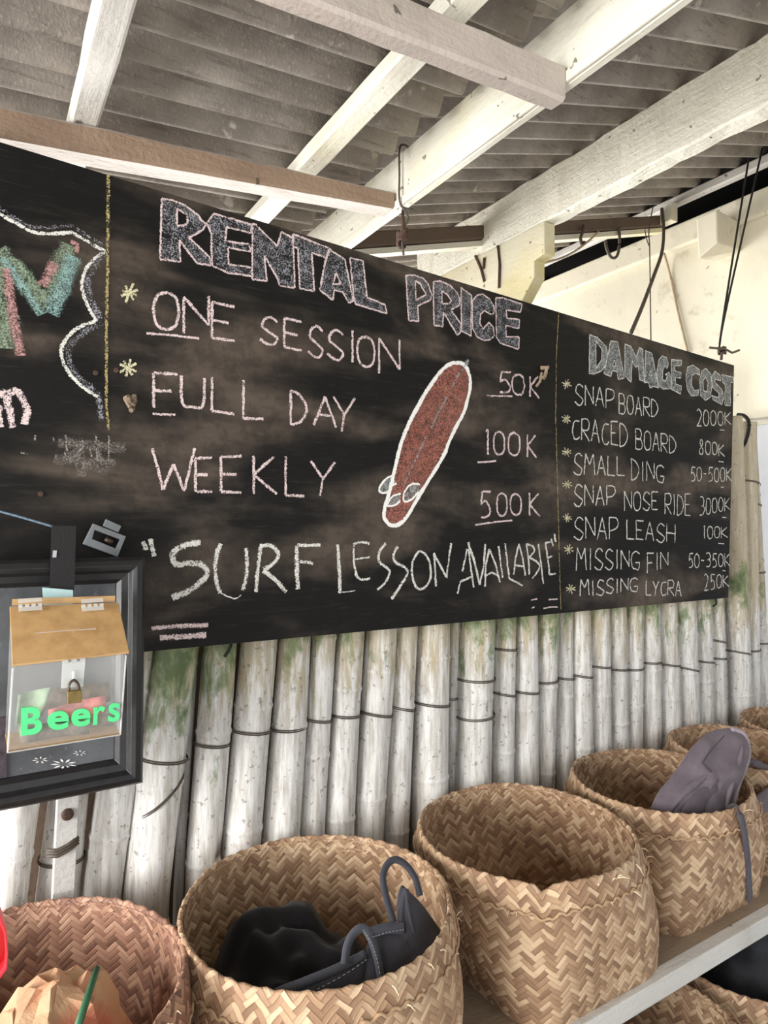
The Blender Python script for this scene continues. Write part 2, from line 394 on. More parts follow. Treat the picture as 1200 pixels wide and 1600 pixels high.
m = MB(); m.box((3.0, -1.6, 0), (3.05, 3.6, 1.999))
tag(m.build('wall_right', plain('greyish_white_wall', srgb(186, 189, 196), .85, 0, .07, 6)), kind='structure')
m = MB(); m.box((2.765, -1.6, 2.845), (2.80, 3.6, 2.955))
tag(m.build('trim_1', M['wall'], bevel=.008), kind='structure')
m = MB()   # neighbouring loft as a closed shell, added to keep light out of the gap
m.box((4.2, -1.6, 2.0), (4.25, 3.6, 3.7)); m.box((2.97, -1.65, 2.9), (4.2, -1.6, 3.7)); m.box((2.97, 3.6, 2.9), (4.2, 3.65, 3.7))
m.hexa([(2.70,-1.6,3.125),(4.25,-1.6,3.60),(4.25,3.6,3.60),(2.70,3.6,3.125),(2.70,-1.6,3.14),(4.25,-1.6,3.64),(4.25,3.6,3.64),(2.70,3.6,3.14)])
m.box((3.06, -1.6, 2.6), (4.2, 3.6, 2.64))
tag(m.build('added_loft_shell', M['gap_black']), kind='structure')

# ------------------------------------------------------------------ roof timbers
def subdiv_box(p, n, axis_pts, jit=.0):  # lumpy timber: 4 corner lines from section a to section b
    pass
def timber(name, a, b, mats, label, cat='beam', seg=40, jit=.002, group=None, dust_side=False, seed=0, edge=.006):
    """a, b: four (x,y,z) corners of each end, listed bottom-front, bottom-back, top-back, top-front"""
    m = MB(); vs = []; K = 4; E = 6
    A = [Vector(p) for p in a]; B = [Vector(p) for p in b]
    for i in range(seg+1):
        t = i/seg
        ring = []
        c4 = [A[k].lerp(B[k], t) for k in range(4)]
        for k in range(4):
            p, q = c4[k], c4[(k+1) % 4]; L = (q-p).length; e = min(edge/L, .3)
            for s_ in (e, .5, 1-e): ring.append(p.lerp(q, s_))
        cen = sum(ring, Vector())/12
        for r_ in ring:
            nz = mnoise.noise((r_*9)+Vector((seed*3.7, 0, 0)))*jit*1.2 + mnoise.noise(r_*34)*jit*.7
            vs.append(r_ + (r_-cen).normalized()*nz)
    n = 12; fs = []; ms = []
    for i in range(seg):
        for k in range(n):
            fs.append((i*n+k, i*n+(k+1) % n, (i+1)*n+(k+1) % n, (i+1)*n+k)); ms.append(1 if (dust_side and k in (9, 10, 11)) else 0)
    m.add(vs, fs); m.m = ms
    m.add(vs[:n], [tuple(range(n))]); m.add(vs[-n:], [tuple(range(n))])
    o = m.build(name, mats, smooth=False); return tag(o, label, cat, group)
def ybeam(x0, x1, z0, z1, y0, y1, *a, **k):   # along Y: section corners bottom -X, bottom +X, top +X, top -X
    sec = lambda y: [(x0,y,z0),(x1,y,z0),(x1,y,z1),(x0,y,z1)]
    return timber('roof_beam', sec(y0), sec(y1), *a, **k)
# thin rafters over the left sheet
timber('roof_rafter', [(.150,-1.3,2.357),(.204,-1.3,2.361),(.204,-1.3,2.406),(.150,-1.3,2.402)], [(.150,2.3,2.357),(.204,2.3,2.361),(.204,2.3,2.406),(.150,2.3,2.402)],
       [M['rafter']], 'grey-white rafter at the upper left, leftmost timber under the roof sheets', 'rafter', seed=1)
timber('roof_rafter', [(.655,-1.3,2.415),(.714,-1.3,2.417),(.714,-1.3,2.455),(.655,-1.3,2.452)], [(.655,2.3,2.415),(.714,2.3,2.417),(.714,2.3,2.455),(.655,2.3,2.452)],
       [M['beam']], 'thin white rafter with nail holes, left of the deep moulded beam', 'rafter', seed=2)
# deep beam with a moulding strip
b2 = ybeam(.93, .956, 2.377, 2.522, -1.3, 2.25, [M['beam']], 'deep white beam with a moulded lower edge, tied with the rusty rope', seed=3, jit=.0012)
m = MB(); m.box((.924, -1.3, 2.377), (.931, 2.25, 2.398)); m.build('moulding', M['beam'], b2, bevel=.002)
# thick rough beam
ybeam(1.60, 1.665, 2.562, 2.735, -1.3, 2.3, [M['rough_beam']], 'thick rough-sawn white beam crossing the upper right', seed=4, jit=.005, seg=120)
# purlins parallel to the board
def xs(y0, y1, f0, f1):
    return lambda x: [(x, y0, f0(x)), (x, y1, f0(x)), (x, y1, f1(x)), (x, y0, f1(x))]
pa, pb_ = onY(0, 214, 1.43), onY(600, 322, 1.43); qa, qb = onY(105, 187, 1.43), onY(600, 295, 1.43)
f = xs(1.430, 1.492, lambda x: pa.z+(pb_.z-pa.z)*(x-pa.x)/(pb_.x-pa.x), lambda x: qa.z+(qb.z-qa.z)*(x-qa.x)/(qb.x-qa.x))
timber('roof_purlin', f(-1.6), f(.922), [M['purlin'], M['purlin_dust']], 'purlin with a dusty brown side running just above the chalkboard', 'purlin', seed=5, dust_side=True)
f = xs(.843, .884, lambda x: 2.338+.0735*(x-.9), lambda x: 2.407+.0735*(x-.9))
timber('roof_purlin', f(-1.6), f(.922), [M['purlin']], 'pinkish-white purlin at the top, butting into the deep beam', 'purlin', seed=6)
f = xs(1.86, 1.90, lambda x: 2.452+.289*(x-1.028), lambda x: 2.505+.289*(x-1.028))
timber('roof_purlin', f(.96), f(2.72), [M['dark_wood']], 'dark brown purlin behind the thick rough beam', 'purlin', seed=7)
m = MB()
for x0, x1 in ((.97, 2.70),):
    z = lambda x: 2.440+.289*(x-1.028)
    m.hexa([(x0,1.87,z(x0)-.012),(x1,1.87,z(x1)-.012),(x1,1.91,z(x1)-.012),(x0,1.91,z(x0)-.012),(x0,1.87,z(x0)+.008),(x1,1.87,z(x1)+.008),(x1,1.91,z(x1)+.008),(x0,1.91,z(x0)+.008)])
tag(m.build('roof_batten', M['beam']), 'narrow white batten fixed under the dark brown purlin', 'batten')
ybeam(2.71, 2.75, 3.020, 3.062, -1.3, 2.8, [M['rafter']], 'slim grey-white beam along the top of the far wall gap', seed=8, jit=.001)
# block of wood closing the dark purlin at the wall
m = MB(); m.box((2.655, 1.80, 2.93), (2.70, 1.86, 3.015)); tag(m.build('wood_block', M['beam'], bevel=.003), 'small white wood block where the dark purlin meets the far gap', 'block')
# bracket under the thick beam's far end
m = MB()
prof = [(1.553,2.562),(1.553,2.455),(1.60,2.445),(1.60,2.39),(1.70,2.28),(2.25,2.28),(2.25,2.562)]
m.prism([(1.598,y,z) for y, z in prof], (.05, 0, 0))
o = m.build('beam_bracket', M['bracket'], bevel=.003); tag(o, 'yellow-stained white bracket board with a notched end under the thick rough beam', 'bracket')
m2 = [[(743,400),(752,420),(757,440)], [(757,403),(756,420)], [(778,384),(781,415),(780,450)]]
for k, pts in enumerate(m2):
    q = MB(); q.tube([onX(x, y, 1.596) for x, y in pts], .006, 6); o2 = q.build('rusty_bar', M['rust'])
    tag(o2, ['forked rusty bar on the yellow-stained bracket, longer prong', 'forked rusty bar on the yellow-stained bracket, short prong', 'straight rusty bar on the yellow-stained bracket, right of the forked one'][k], 'bar')
# beam stub out of the far wall
m = MB()
m.hexa([(2.55,1.522,2.700),(2.80,1.565,2.735),(2.80,1.70,2.735),(2.55,1.605,2.66),(2.55,1.525,2.838),(2.80,1.565,2.860),(2.80,1.70,2.86),(2.55,1.615,2.835)])
tag(m.build('beam_stub', M['wall'], bevel=.006), 'short plastered beam stub sticking out of the cream wall', 'beam')

# ------------------------------------------------------------------ bamboo wall
PN = (-.01, 1, 0)
poles = [ # top (x0,x1,y), bottom (x0,x1,y), wire ys, node ys, depth offset, z top
 ((8,76,1200),(-14,46,1400),[],[1330],0,1.7), ((72,140,1250),(52,128,1400),[1338],[],.035,1.7), ((146,214,1230),(123,192,1393),[],[1300],.02,1.7),
 ((237,312,1022),(192,267,1394),[1180,1235],[1215],0,1.7), ((288,304,1100),(273,290,1390),[],[],.05,1.6),
 ((315,369,1017),(290,344,1331),[1159],[1140],0,1.7), ((375,433,1009),(344,406,1327),[1138],[1284],0,1.75), ((435,485,1005),(407,465,1311),[1134],[1130],0,1.7),
 ((487,524,998),(467,506,1294),[1123],[1175],0,1.72), ((527,569,994),(507,552,1286),[1115],[1073],0,1.66), ((571,617,990),(553,598,1290),[1113],[1238],0,1.7),
 ((617,652,986),(599,635,1302),[1105],[1100],0,1.74), ((653,699,982),(642,698,1230),[1098],[1025],0,1.7), ((701,718,977),(700,711,1222),[1091],[],.03,1.7),
 ((719,772,975),(712,767,1222),[1060,1117],[1085],0,1.72), ((773,803,970),(768,799,1213),[1014,1084],[1016],0,1.69), ((804,836,967),(800,835,1213),[1080],[1105],0,1.7),
 ((838,869,964),(837,862,1217),[1063],[1070],0,1.66), ((869,892,961),(864,891,1180),[1059],[1085],.01,1.73), ((893,918,958),(891,920,1175),[1056],[],0,1.7),
 ((918,946,955),(921,949,1173),[1041],[1085],0,1.71), ((946,972,951),(949,975,1168),[1045],[986],0,1.7), ((973,998,950),(975,999,1171),[1044],[957],0,1.68),
 ((998,1024,948),(1000,1026,1157),[1034],[],0,1.7), ((1025,1050,946),(1026,1055,1143),[1038],[1089],0,1.72), ((1050,1079,943),(1055,1083,1136),[1045],[],0,1.7),
 ((1080,1104,940),(1083,1106,1131),[1033],[1062],0,1.7), ((1104,1123,937),(1107,1128,1133),[1028,1002],[],0,1.71), ((1123,1134,937),(1128,1141,1133),[],[960],.03,1.7),
 ((1133,1158,900),(1141,1165,1123),[1020],[880],0,1.995), ((1158,1176,800),(1165,1181,1123),[1016,755],[830,912],0,1.985), ((1172,1184,800),(1183,1199,1123),[1006,790,895],[876],.01,1.90)]
ORD = ['first','second','third','fourth','fifth','sixth','seventh','eighth','ninth','tenth','eleventh','twelfth','thirteenth','fourteenth','fifteenth','sixteenth','seventeenth','eighteenth','nineteenth','twentieth','twenty-first','twenty-second','twenty-third','twenty-fourth','twenty-fifth','twenty-sixth','twenty-seventh','twenty-eighth','twenty-ninth','thirtieth','thirty-first','thirty-second']
def build_pole(k, T, B, wires, nodes, off, ztop):
    PP = (0, 1.516+off, 0)
    pt = hit((T[0]+T[1])/2, T[2], PP, PN); pb = hit((B[0]+B[1])/2, B[2], PP, PN)
    FAC = .90 if off else .93
    def rad(Q): return .5*(hit(Q[1], Q[2], PP, PN)-hit(Q[0], Q[2], PP, PN)).length
    rt, rb = rad(T)*FAC, rad(B)*FAC
    rt = max(.012, min(rt, .056)); rb = max(.012, min(rb, .056))
    ax = lambda z: pt + (pb-pt)*(((max(z, pb.z)+.3*min(0, z-pb.z))-pt.z)/(pb.z-pt.z)) + Vector((0, 0, .7*min(0, z-pb.z)))
    rr = lambda z: max(.011, min(.057, rt + (rb-rt)*((z-pt.z)/(pb.z-pt.z))))
    shift = Vector((0, 0, 0))
    zn = [hit((T[0]+T[1])/2, y, PP, PN).z for y in nodes]
    if not zn: zn = [1.0+random.uniform(-.3, .1)]
    gap = random.uniform(.27, .36); z = zn[0]
    allz = list(zn)+[zn[0]-gap*q for q in range(1, 6)]+[zn[-1]+gap*q for q in range(1, 4)]
    zs = set([0.0, ztop]+[ztop*q/26 for q in range(27)])
    for a in allz:
        for d in (-.02, -.009, -.004, 0, .004, .009, .02): zs.add(a+d)
    zs = sorted(q for q in zs if 0 <= q <= ztop)
    bend = random.uniform(-.004, .004); ph = random.uniform(0, 6)
    pts = []; rs = []
    for q in zs:
        p = ax(q)+shift; p.x += bend*math.sin(q*4+ph); pts.append(p)
        bul = sum(.0028*math.exp(-((q-a)/.006)**2) - .0012*math.exp(-((q-a-.007)/.003)**2) for a in allz)
        rs.append(rr(q)*(1+.015*math.sin(q*7+ph)) + bul)
    wid = 'thick' if rt > .038 else ('slim' if rt < .02 else 'medium')
    root = empty('bamboo_pole', ax(0)+shift, '%s whitewashed bamboo pole, %s from the left in the row below the chalkboard' % (wid, ORD[k]), 'bamboo pole', 'bamboo poles of the wall')
    m = MB(); m.tube(pts, rs, 20, up=(0, -1, 0)); m.build('culm', M['bamboo'], root, smooth=True)
    for wy in wires:
        z = hit((T[0]+T[1])/2, wy, PP, PN).z; c = ax(z)+shift; r = rr(z)+.0035; sl = random.uniform(-.25, .1)
        if k == 3 and wy == 1235: sl = .75
        m = MB()
        for dz in (0, .0045):
            m.tube([c+Vector((math.cos(t)*r, math.sin(t)*r, dz+math.cos(t)*r*sl*-1 if False else dz+math.cos(t)*r*sl)) for t in [2*math.pi*i/26 for i in range(26)]], min(.0015, .0005+r*.024), 5, closed=True)
        if random.random() < .4: m.tube([c+Vector((.2*r, -r-.002, .004)), c+Vector((.35*r, -r-.006, -.008)), c+Vector((.3*r, -r-.004, -.016))], .0016, 5)
        m.build('wire_tie', M['wire'], root, smooth=True)
for k, p in enumerate(poles): build_pole(k, *p)

m = MB(); x0, x1 = -.9, 2.78
m.hexa([(x0,1.640+.01*x0,0),(x1,1.640+.01*x1,0),(x1,1.655+.01*x1,0),(x0,1.655+.01*x0,0),(x0,1.640+.01*x0,1.72),(x1,1.640+.01*x1,1.72),(x1,1.655+.01*x1,1.72),(x0,1.655+.01*x0,1.72)])
tag(m.build('added_gap_backing', M['dark_wood']), kind='structure')  # backing added to stop backlight, so gaps between the poles go dark
# batten with a bolt
o = empty('wooden_batten', (.158, 1.49, .6), 'white wooden batten with a bolt and wire, under the black picture frame', 'batten')
m = MB(); m.hexa([(.130,1.478,.55),(.172,1.478,.55),(.172,1.498,.55),(.130,1.498,.55),(.146,1.458,1.06),(.187,1.458,1.06),(.187,1.478,1.06),(.146,1.478,1.06)])
m.build('strip', M['shelf'], o, bevel=.002)
m = MB(); c = Vector((.163, 1.459, .962))
for r, y in ((.011, 0), (.0095, -.006)): pass
m.tube([c+Vector((0, .004, 0)), c+Vector((0, -.003, 0)), c+Vector((0, -.006, 0)), c+Vector((0, -.0062, 0))], [.0115, .0115, .009, .004], 16); m.build('bolt', M['rust'], o, smooth=True)
m = MB()
for dz in (0, .006, .011): m.tube([(.127,1.468,.885+dz),(.145,1.462,.882+dz),(.165,1.461,.889+dz),(.185,1.466,.898+dz)], .004, 6)
m.build('wire_wrap', M['wire'], o, smooth=True)

# ------------------------------------------------------------------ chalkboard
BS = .02; BP0 = Vector((0, 1.395, 0)); BN = Vector((-BS, 1, 0)).normalized()
def bp(x, y, lift=.0012): return hit(x, y, BP0, BN) - BN*lift
bd = empty('chalkboard', (1.2, 1.46, 1.26), 'long black chalkboard with handwritten surf rental prices hanging before the bamboo', 'chalkboard')
TR = bp(1147, 571, 0); BR = bp(1138, 934, 0); TL = bp(0, 222, 0); BL = bp(230, 1018, 0)
lext = -.75
def ext(a, b, x): return b + (a-b)*((x-b.x)/(a.x-b.x))
TL2 = ext(TL, TR, lext); BL2 = ext(BL, BR, lext)
m = MB(); NXB = 40; th = BN*.012; vs = []
m.hexa([BL2, BR, BR+th, BL2+th, TL2, TR, TR+th, TL2+th]); m.m[0] = m.m[3] = 1; m.build('panel', [M['board'], plain('plywood_edge', srgb(150, 132, 112), .8, 0, .3, 60)], bd)

def ribbon(mb, pts, w, lift=.0012, taper=True):
    P = [bp(x, y, lift) for x, y in pts]; n = len(P); vs = []; uv = []; L = 0
    for i in range(n):
        t = P[min(i+1, n-1)]-P[max(i-1, 0)]
        t = t.normalized() if t.length > 1e-9 else Vector((1, 0, 0))
        s = t.cross(BN); ww = w*(1+.25*mnoise.noise(P[i]*40))*.5
        if i: L += (P[i]-P[i-1]).length
        vs += [P[i]-s*ww, P[i]+s*ww]; uv += [(L, -1), (L, 1)]
    # duplicate vertices on sharp corners are avoided by resampling beforehand
    mb.add(vs, [(2*i, 2*i+1, 2*i+3, 2*i+2) for i in range(n-1)], uv)
def resample(pts, step):
    out = [pts[0]]
    for a, b in zip(pts[:-1], pts[1:]):
        d = math.hypot(b[0]-a[0], b[1]-a[1]); k = max(1, int(d/step))
        for i in range(1, k+1): out.append((a[0]+(b[0]-a[0])*i/k, a[1]+(b[1]-a[1])*i/k))
    return out
LIFT = [0]
def nextlift(): LIFT[0] += 1; return .0006+.00002*(LIFT[0] % 60)
def stroke(mb, pts, w, jit=.35, step=6):
    pts = [(x+random.uniform(-jit, jit), y+random.uniform(-jit, jit)) for x, y in resample(pts, step)]
    ribbon(mb, pts, w, nextlift())
def polystroke(mb, pts, w, closed=False, jit=.35):
    """separate ribbons per straight run so that corners stay clean"""
    if closed: pts = list(pts)+[pts[0]]
    run = [pts[0]]
    for i in range(1, len(pts)):
        run.append(pts[i])
        if i < len(pts)-1:
            a = Vector((pts[i][0]-pts[i-1][0], pts[i][1]-pts[i-1][1])); b = Vector((pts[i+1][0]-pts[i][0], pts[i+1][1]-pts[i][1]))
            if a.length > 0 and b.length > 0 and a.angle(b) > .6:
                stroke(mb, run, w, jit); run = [pts[i]]
    stroke(mb, run, w, jit)
def sm2(pts, closed=False, sub=6): return [(p.x, p.y) for p in smooth_pts([(x, y, 0) for x, y in pts], closed, sub)]
def fillpoly(mb, outer, holes=(), lift=.0006):
    bm = bmesh.new(); es = []
    for loop in [outer]+list(holes):
        vs = [bm.verts.new((x, y, 0)) for x, y in loop]
        for i in range(len(vs)): es.append(bm.edges.new((vs[i], vs[(i+1) % len(vs)])))
    bmesh.ops.triangle_fill(bm, use_beauty=True, use_dissolve=False, edges=es)
    bm.verts.index_update(); bm.faces.ensure_lookup_table()
    mb.add([bp(v.co.x, v.co.y, lift) for v in bm.verts], [[v.index for v in f.verts] for f in bm.faces], [(1, 0)]*len(bm.verts)); bm.free()
def P(s, ox=0, oy=0, k=1.0): return [(ox+float(a.split(',')[0])/k, oy+float(a.split(',')[1])/k) for a in s.split()]

FONT = {'O': '~48 17 04 11 40 71 84 77 48', 'N': '00 08 81 88', 'E': '88 08 00 80;04 64', 'S': '~87 58 27 15 34 63 82 60 30 01', 'I': '48 40', 'F': '00 08 88;04 64',
 'U': '~08 03 10 40 70 83 88', 'L': '08 00 80', 'D': '00 08;~08 57 84 51 00', 'A': '00 48 80;23 63', 'Y': '08 44;88 44 30', 'W': '08 20 45 60 88', 'K': '08 00;78 04 80',
 'V': '08 40 88', 'B': '00 08;~08 58 76 54 04;~04 64 82 60 00', 'P': '00 08;~08 68 86 64 03', 'R': '00 08;~08 68 86 64 04;14 80', 'C': '~87 67 47 26 14 12 30 60 81',
 'G': '~87 58 17 04 11 40 70 83;83 43', 'M': '00 18 44 78 80', 'H': '08 00;88 80;04 84', 'T': '08 88;48 40', '0': '~48 17 04 11 40 71 84 77 48', '1': '27 48 40',
 '2': '~17 38 67 75 42 10;10 80', '3': '~08 58 76 54 34;~34 64 82 50 00', '5': '88 28;28 14;~14 45 73 71 40 10', '8': '~44 26 38 58 66 44 12 20 50 72 44', '-': '14 74', ' ': ''}
def width(c): return {'I': .45, '1': .45, 'M': 1.25, 'W': 1.3, ' ': .6, '-': .7, '0': .85, '5': .85, '2': .85, '3': .85, '8': .85, 'L': .85, 'E': .85, 'F': .85}.get(c, 1.0)
def letter(mb, c, x0, x1, yt0, yt1, yb0, yb1, w):
    for st in FONT[c].split(';'):
        if not st: continue
        sm = st[0] == '~'; st = st.lstrip('~'); q = []
        pts = [(int(a[0])/8, int(a[1])/8) for a in st.split()]
        if sm: pts = sm2(pts, pts[0] == pts[-1] and len(pts) > 3 and False, 5)
        for u, v in pts:
            x = x0+(x1-x0)*u; yt = yt0+(yt1-yt0)*u; yb = yb0+(yb1-yb0)*u; q.append((x, yb+(yt-yb)*v))
        polystroke(mb, q, w)
def letters(items, w, mat='ck_pink', label=None, extra=()):
    mb = MB()
    for c, x0, x1, t0, t1, b0, b1 in items: letter(mb, c, x0, x1, t0, t1, b0, b1, w)
    for e in extra: stroke(mb, e, w*.8)
    return mb.build('chalk_writing', M[mat], bd, label=label)
def lineitems(s, x0, x1, yt, yb, off=(0, 0, 1), gap=.28):
    ox, oy, k = off; T = sum(width(c) for c in s)+gap*(len(s)-1); x = 0; out = []
    f = lambda u: ((x0+(x1-x0)*u)/k+ox, (yt[0]+(yt[1]-yt[0])*u)/k+oy, (yb[0]+(yb[1]-yb[0])*u)/k+oy)
    for c in s:
        a = f(x/T); b = f((x+width(c))/T); x += width(c)+gap
        d = random.uniform(-1, 1)
        out.append((c, a[0], b[0], a[1]+d, b[1]+d, a[2]+d, b[2]+d))
    return out
def asterisk(mb, x, y, r, w, n=4):
    for i in range(n):
        a = math.pi*i/n+.35+random.uniform(-.12, .12); q = random.uniform(.8, 1.1)*r
        stroke(mb, [(x-math.cos(a)*q, y-math.sin(a)*q), (x+math.cos(a)*q, y+math.sin(a)*q)], w)
PW = .0085
letters([('O',240,279,456,458,514,516),('N',287,326,464,462,521,515),('E',331,366,472,480,528,533)], PW, label='chalk words ONE SESSION', extra=[[(229,521),(270,524),(311,529)]])
letters([('S',406,433,493,498,535,540),('E',444,471,497,503,542,548),('S',481,504,507,512,554,560),('S',511,536,513,518,558,564),('I',546,555,516,517,566,567),('O',558,585,524,528,571,575),('N',592,624,528,531,584,584)], PW)
letters([('F',240,277,583,585,637,639),('U',283,319,587,591,634,637),('L',331,366,589,594,642,647),('L',380,411,594,598,654,655)], PW, label='chalk words FULL DAY', extra=[[(238,646),(256,648),(274,648)]])
letters([('D',454,479,610,614,664,666),('A',490,525,618,622,664,668),('Y',521,554,620,622,674,676)], PW)
letters([('W',238,304,701,700,764,768),('E',305,331,716,715,768,768),('E',345,377,714,713,768,770),('K',396,432,712,714,772,772),('L',446,475,713,716,774,775),('Y',485,523,720,722,774,776)], PW, label='chalk word WEEKLY')
letters([('5',778,798,581,582,612,615),('0',800,819,584,586,616,618),('K',828,842,588,588,620,622)], PW, label='chalk price 50K', extra=[[(760,618),(780,619),(800,619)]])
letters([('1',757,767,670,672,710,711),('0',771,788,673,675,710,711),('0',794,812,675,677,711,712),('K',824,838,679,680,714,715)], PW, label='chalk price 100K', extra=[[(746,722),(760,722),(775,720)]])
letters([('5',749,767,768,768,808,808),('0',776,792,770,771,806,806),('0',797,814,771,772,804,805),('K',827,843,770,771,806,807)], PW, label='chalk price 500K', extra=[[(742,820),(770,816),(800,813)]])
K1 = (210, 820, 3.4286); c1 = lambda s: P(s, *K1)
mb = MB()
for st, w in (('~200,390 280,360 350,310 390,260 360,215 290,205 230,215 205,180 225,130 290,105 355,95', .016), ('~462,100 440,160 432,240 440,310 460,365', .012), ('~597,125 603,200 598,280 580,350', .012),
              ('675,120 660,240 650,360', .012), ('~670,115 730,112 768,150 760,190 720,225 690,240', .012), ('690,245 750,290 812,360', .013),
              ('~462,364 500,384 545,394 572,374', .004), ('1100,362 1140,358 1182,352', .004), ('870,110 868,220 875,345', .014), ('870,108 930,112 995,108', .010), ('880,198 915,198 955,208', .010), ('1088,105 1096,230 1100,365', .012)):
    pts = c1(st.lstrip('~')); stroke(mb, sm2(pts) if st[0] == '~' else pts, w)
K2 = (510, 820, 3.158); c2 = lambda s: P(s, *K2)
for st, w in (('135,90 133,180 150,260', .008), ('130,95 170,85 212,92', .008), ('140,170 212,160', .007), ('~140,240 165,268 215,265', .009),
              ('~292,92 262,130 258,180 300,215 310,240 285,290 250,320', .010), ('~350,108 330,150 340,185 385,210 398,240 365,300 320,365', .010),
              ('~455,130 425,180 422,250 445,310 480,312 512,260 505,180 480,140 455,130', .009), ('528,140 535,220 538,305', .009), ('528,140 565,210 592,260', .009), ('592,262 602,170 614,90', .009),
              ('670,230 692,120', .008), ('700,120 712,220 725,310', .008), ('645,340 660,280 720,255', .008), ('698,85 730,190 755,295', .010), ('755,295 775,200 782,95', .009),
              ('780,305 785,200 802,120', .009), ('802,120 835,200 855,285', .009), ('785,250 815,235 845,250', .008), ('848,105 858,190 868,260', .009), ('880,92 890,180 900,265', .009), ('900,265 940,285 965,300', .008),
              ('922,245 932,160 948,95', .009), ('948,95 965,160 980,250', .009), ('925,200 970,205', .007), ('985,95 995,170 1000,245', .009), ('~985,95 1015,105 1025,130 1000,160', .008), ('~1000,160 1040,185 1050,215 1015,265', .008),
              ('1045,95 1058,190 1070,290', .009), ('1080,90 1092,170 1100,245', .009), ('1080,90 1105,85', .008), ('1092,162 1115,155', .008), ('1100,245 1130,240', .008),
              ('1108,70 1118,105', .010), ('1124,45 1130,85', .010)):
    pts = c2(st.lstrip('~')); stroke(mb, sm2(pts) if st[0] == '~' else pts, w)
for st in ('45,90 62,135', '85,75 105,170'): stroke(mb, c1(st), .012)
mb.build('chalk_writing', M['ck_white'], bd, label='chalk words SURF LESSON AVAILABLE in quotation marks')
for q_, w in ((c1('90,555 230,543 395,537'), .012), (c1('135,605 250,598 385,590'), .016)): mb = MB(); stroke(mb, q_, w); mb.build('chalk_underline', M['ck_pink'], bd)
for st in ('1010,372 1040,366', '1010,410 1025,406', '1070,412 1100,406 1140,405', '1095,370 1140,366'): mb = MB(); stroke(mb, c2(st), .006); mb.build('chalk_dash', M['ck_pink'], bd)
# price list of the right panel
K3 = (820, 480, 3.158); SW = .0062
rows = [('SNAP',245,440,(375,408),(478,500)),('BOARD',463,655,(425,460),(522,545)),('CRACED',230,505,(545,572),(645,692)),('BOARD',545,745,(602,640),(700,725)),
        ('SMALL',240,490,(718,742),(825,832)),('DING',525,685,(747,782),(853,862)),('SNAP',240,445,(872,885),(980,975)),('NOSE',490,655,(905,915),(1003,1000)),('RIDE',690,815,(922,922),(1022,1028)),
        ('SNAP',240,460,(1035,1038),(1143,1143)),('LEASH',503,740,(1048,1075),(1140,1165)),('MISSING',252,565,(1187,1205),(1300,1290)),('FIN',603,705,(1212,1210),(1312,1284)),
        ('MISSING',270,555,(1347,1335),(1428,1400)),('LYCRA',597,770,(1350,1350),(1420,1425))]
pr = [('2000K',845,1018,(500,522),(585,582),'chalk price 2000K',(962,985,606)),('800K',858,985,(652,680),(724,735),'chalk price 800K',(955,980,762)),('50-500K',818,1020,(787,797),(856,864),'chalk price 50-500K',(965,980,888)),
      ('3000K',862,1012,(940,942),(1028,1002),'chalk price 3000K',(972,992,1036)),('100K',878,998,(1080,1086),(1145,1136),'chalk price 100K',(953,980,1165)),('50-350K',805,1012,(1215,1218),(1284,1280),'chalk price 50-350K',(975,990,1300)),('250K',882,1005,(1315,1322),(1398,1376),'chalk price 250K',None)]
pairs = [(0,1,'SNAP BOARD'),(2,3,'CRACED BOARD'),(4,5,'SMALL DING'),(6,7,8,'SNAP NOSE RIDE'),(9,10,'SNAP LEASH'),(11,12,'MISSING FIN'),(13,14,'MISSING LYCRA')]
for g in pairs:
    for i in g[:-1]: letters(lineitems(rows[i][0], *rows[i][1:5], off=K3), SW, 'ck_white', label='chalk word %s of the line %s' % (rows[i][0], g[-1]))
for s_, x0, x1, t_, b_, lab, dash in pr:
    ex = [P('%g,%g %g,%g' % (dash[0], dash[2], dash[1], dash[2]+2), *K3)] if dash else []
    letters(lineitems(s_, x0, x1, t_, b_, off=K3), SW, 'ck_white', label=lab, extra=ex)
for x, y in ((205,380),(203,552),(205,715),(207,875),(208,1040),(215,1195),(225,1390)): mb = MB(); asterisk(mb, 820+x/3.158, 480+y/3.158, 7.5, .0055); mb.build('chalk_asterisk', M['ck_yellow'], bd)
for x, y, r in ((202,458,15),(200,575,14)): mb = MB(); asterisk(mb, x, y, r, .007); mb.build('chalk_asterisk', M['ck_yellow'], bd)
# dividers
mb = MB(); stroke(mb, [(169,272),(168,400),(166,520),(166,640),(170,672)], .0085)
mb.build('chalk_divider', M['ck_gold'], bd, label='dull yellow chalk line left of the rental prices')
mb = MB(); stroke(mb, [(873,487),(869,560),(868,650),(871,760),(874,880),(876,954)], .005)
mb.build('chalk_divider', M['ck_gold'], bd, label='dull yellow chalk line left of the damage prices')
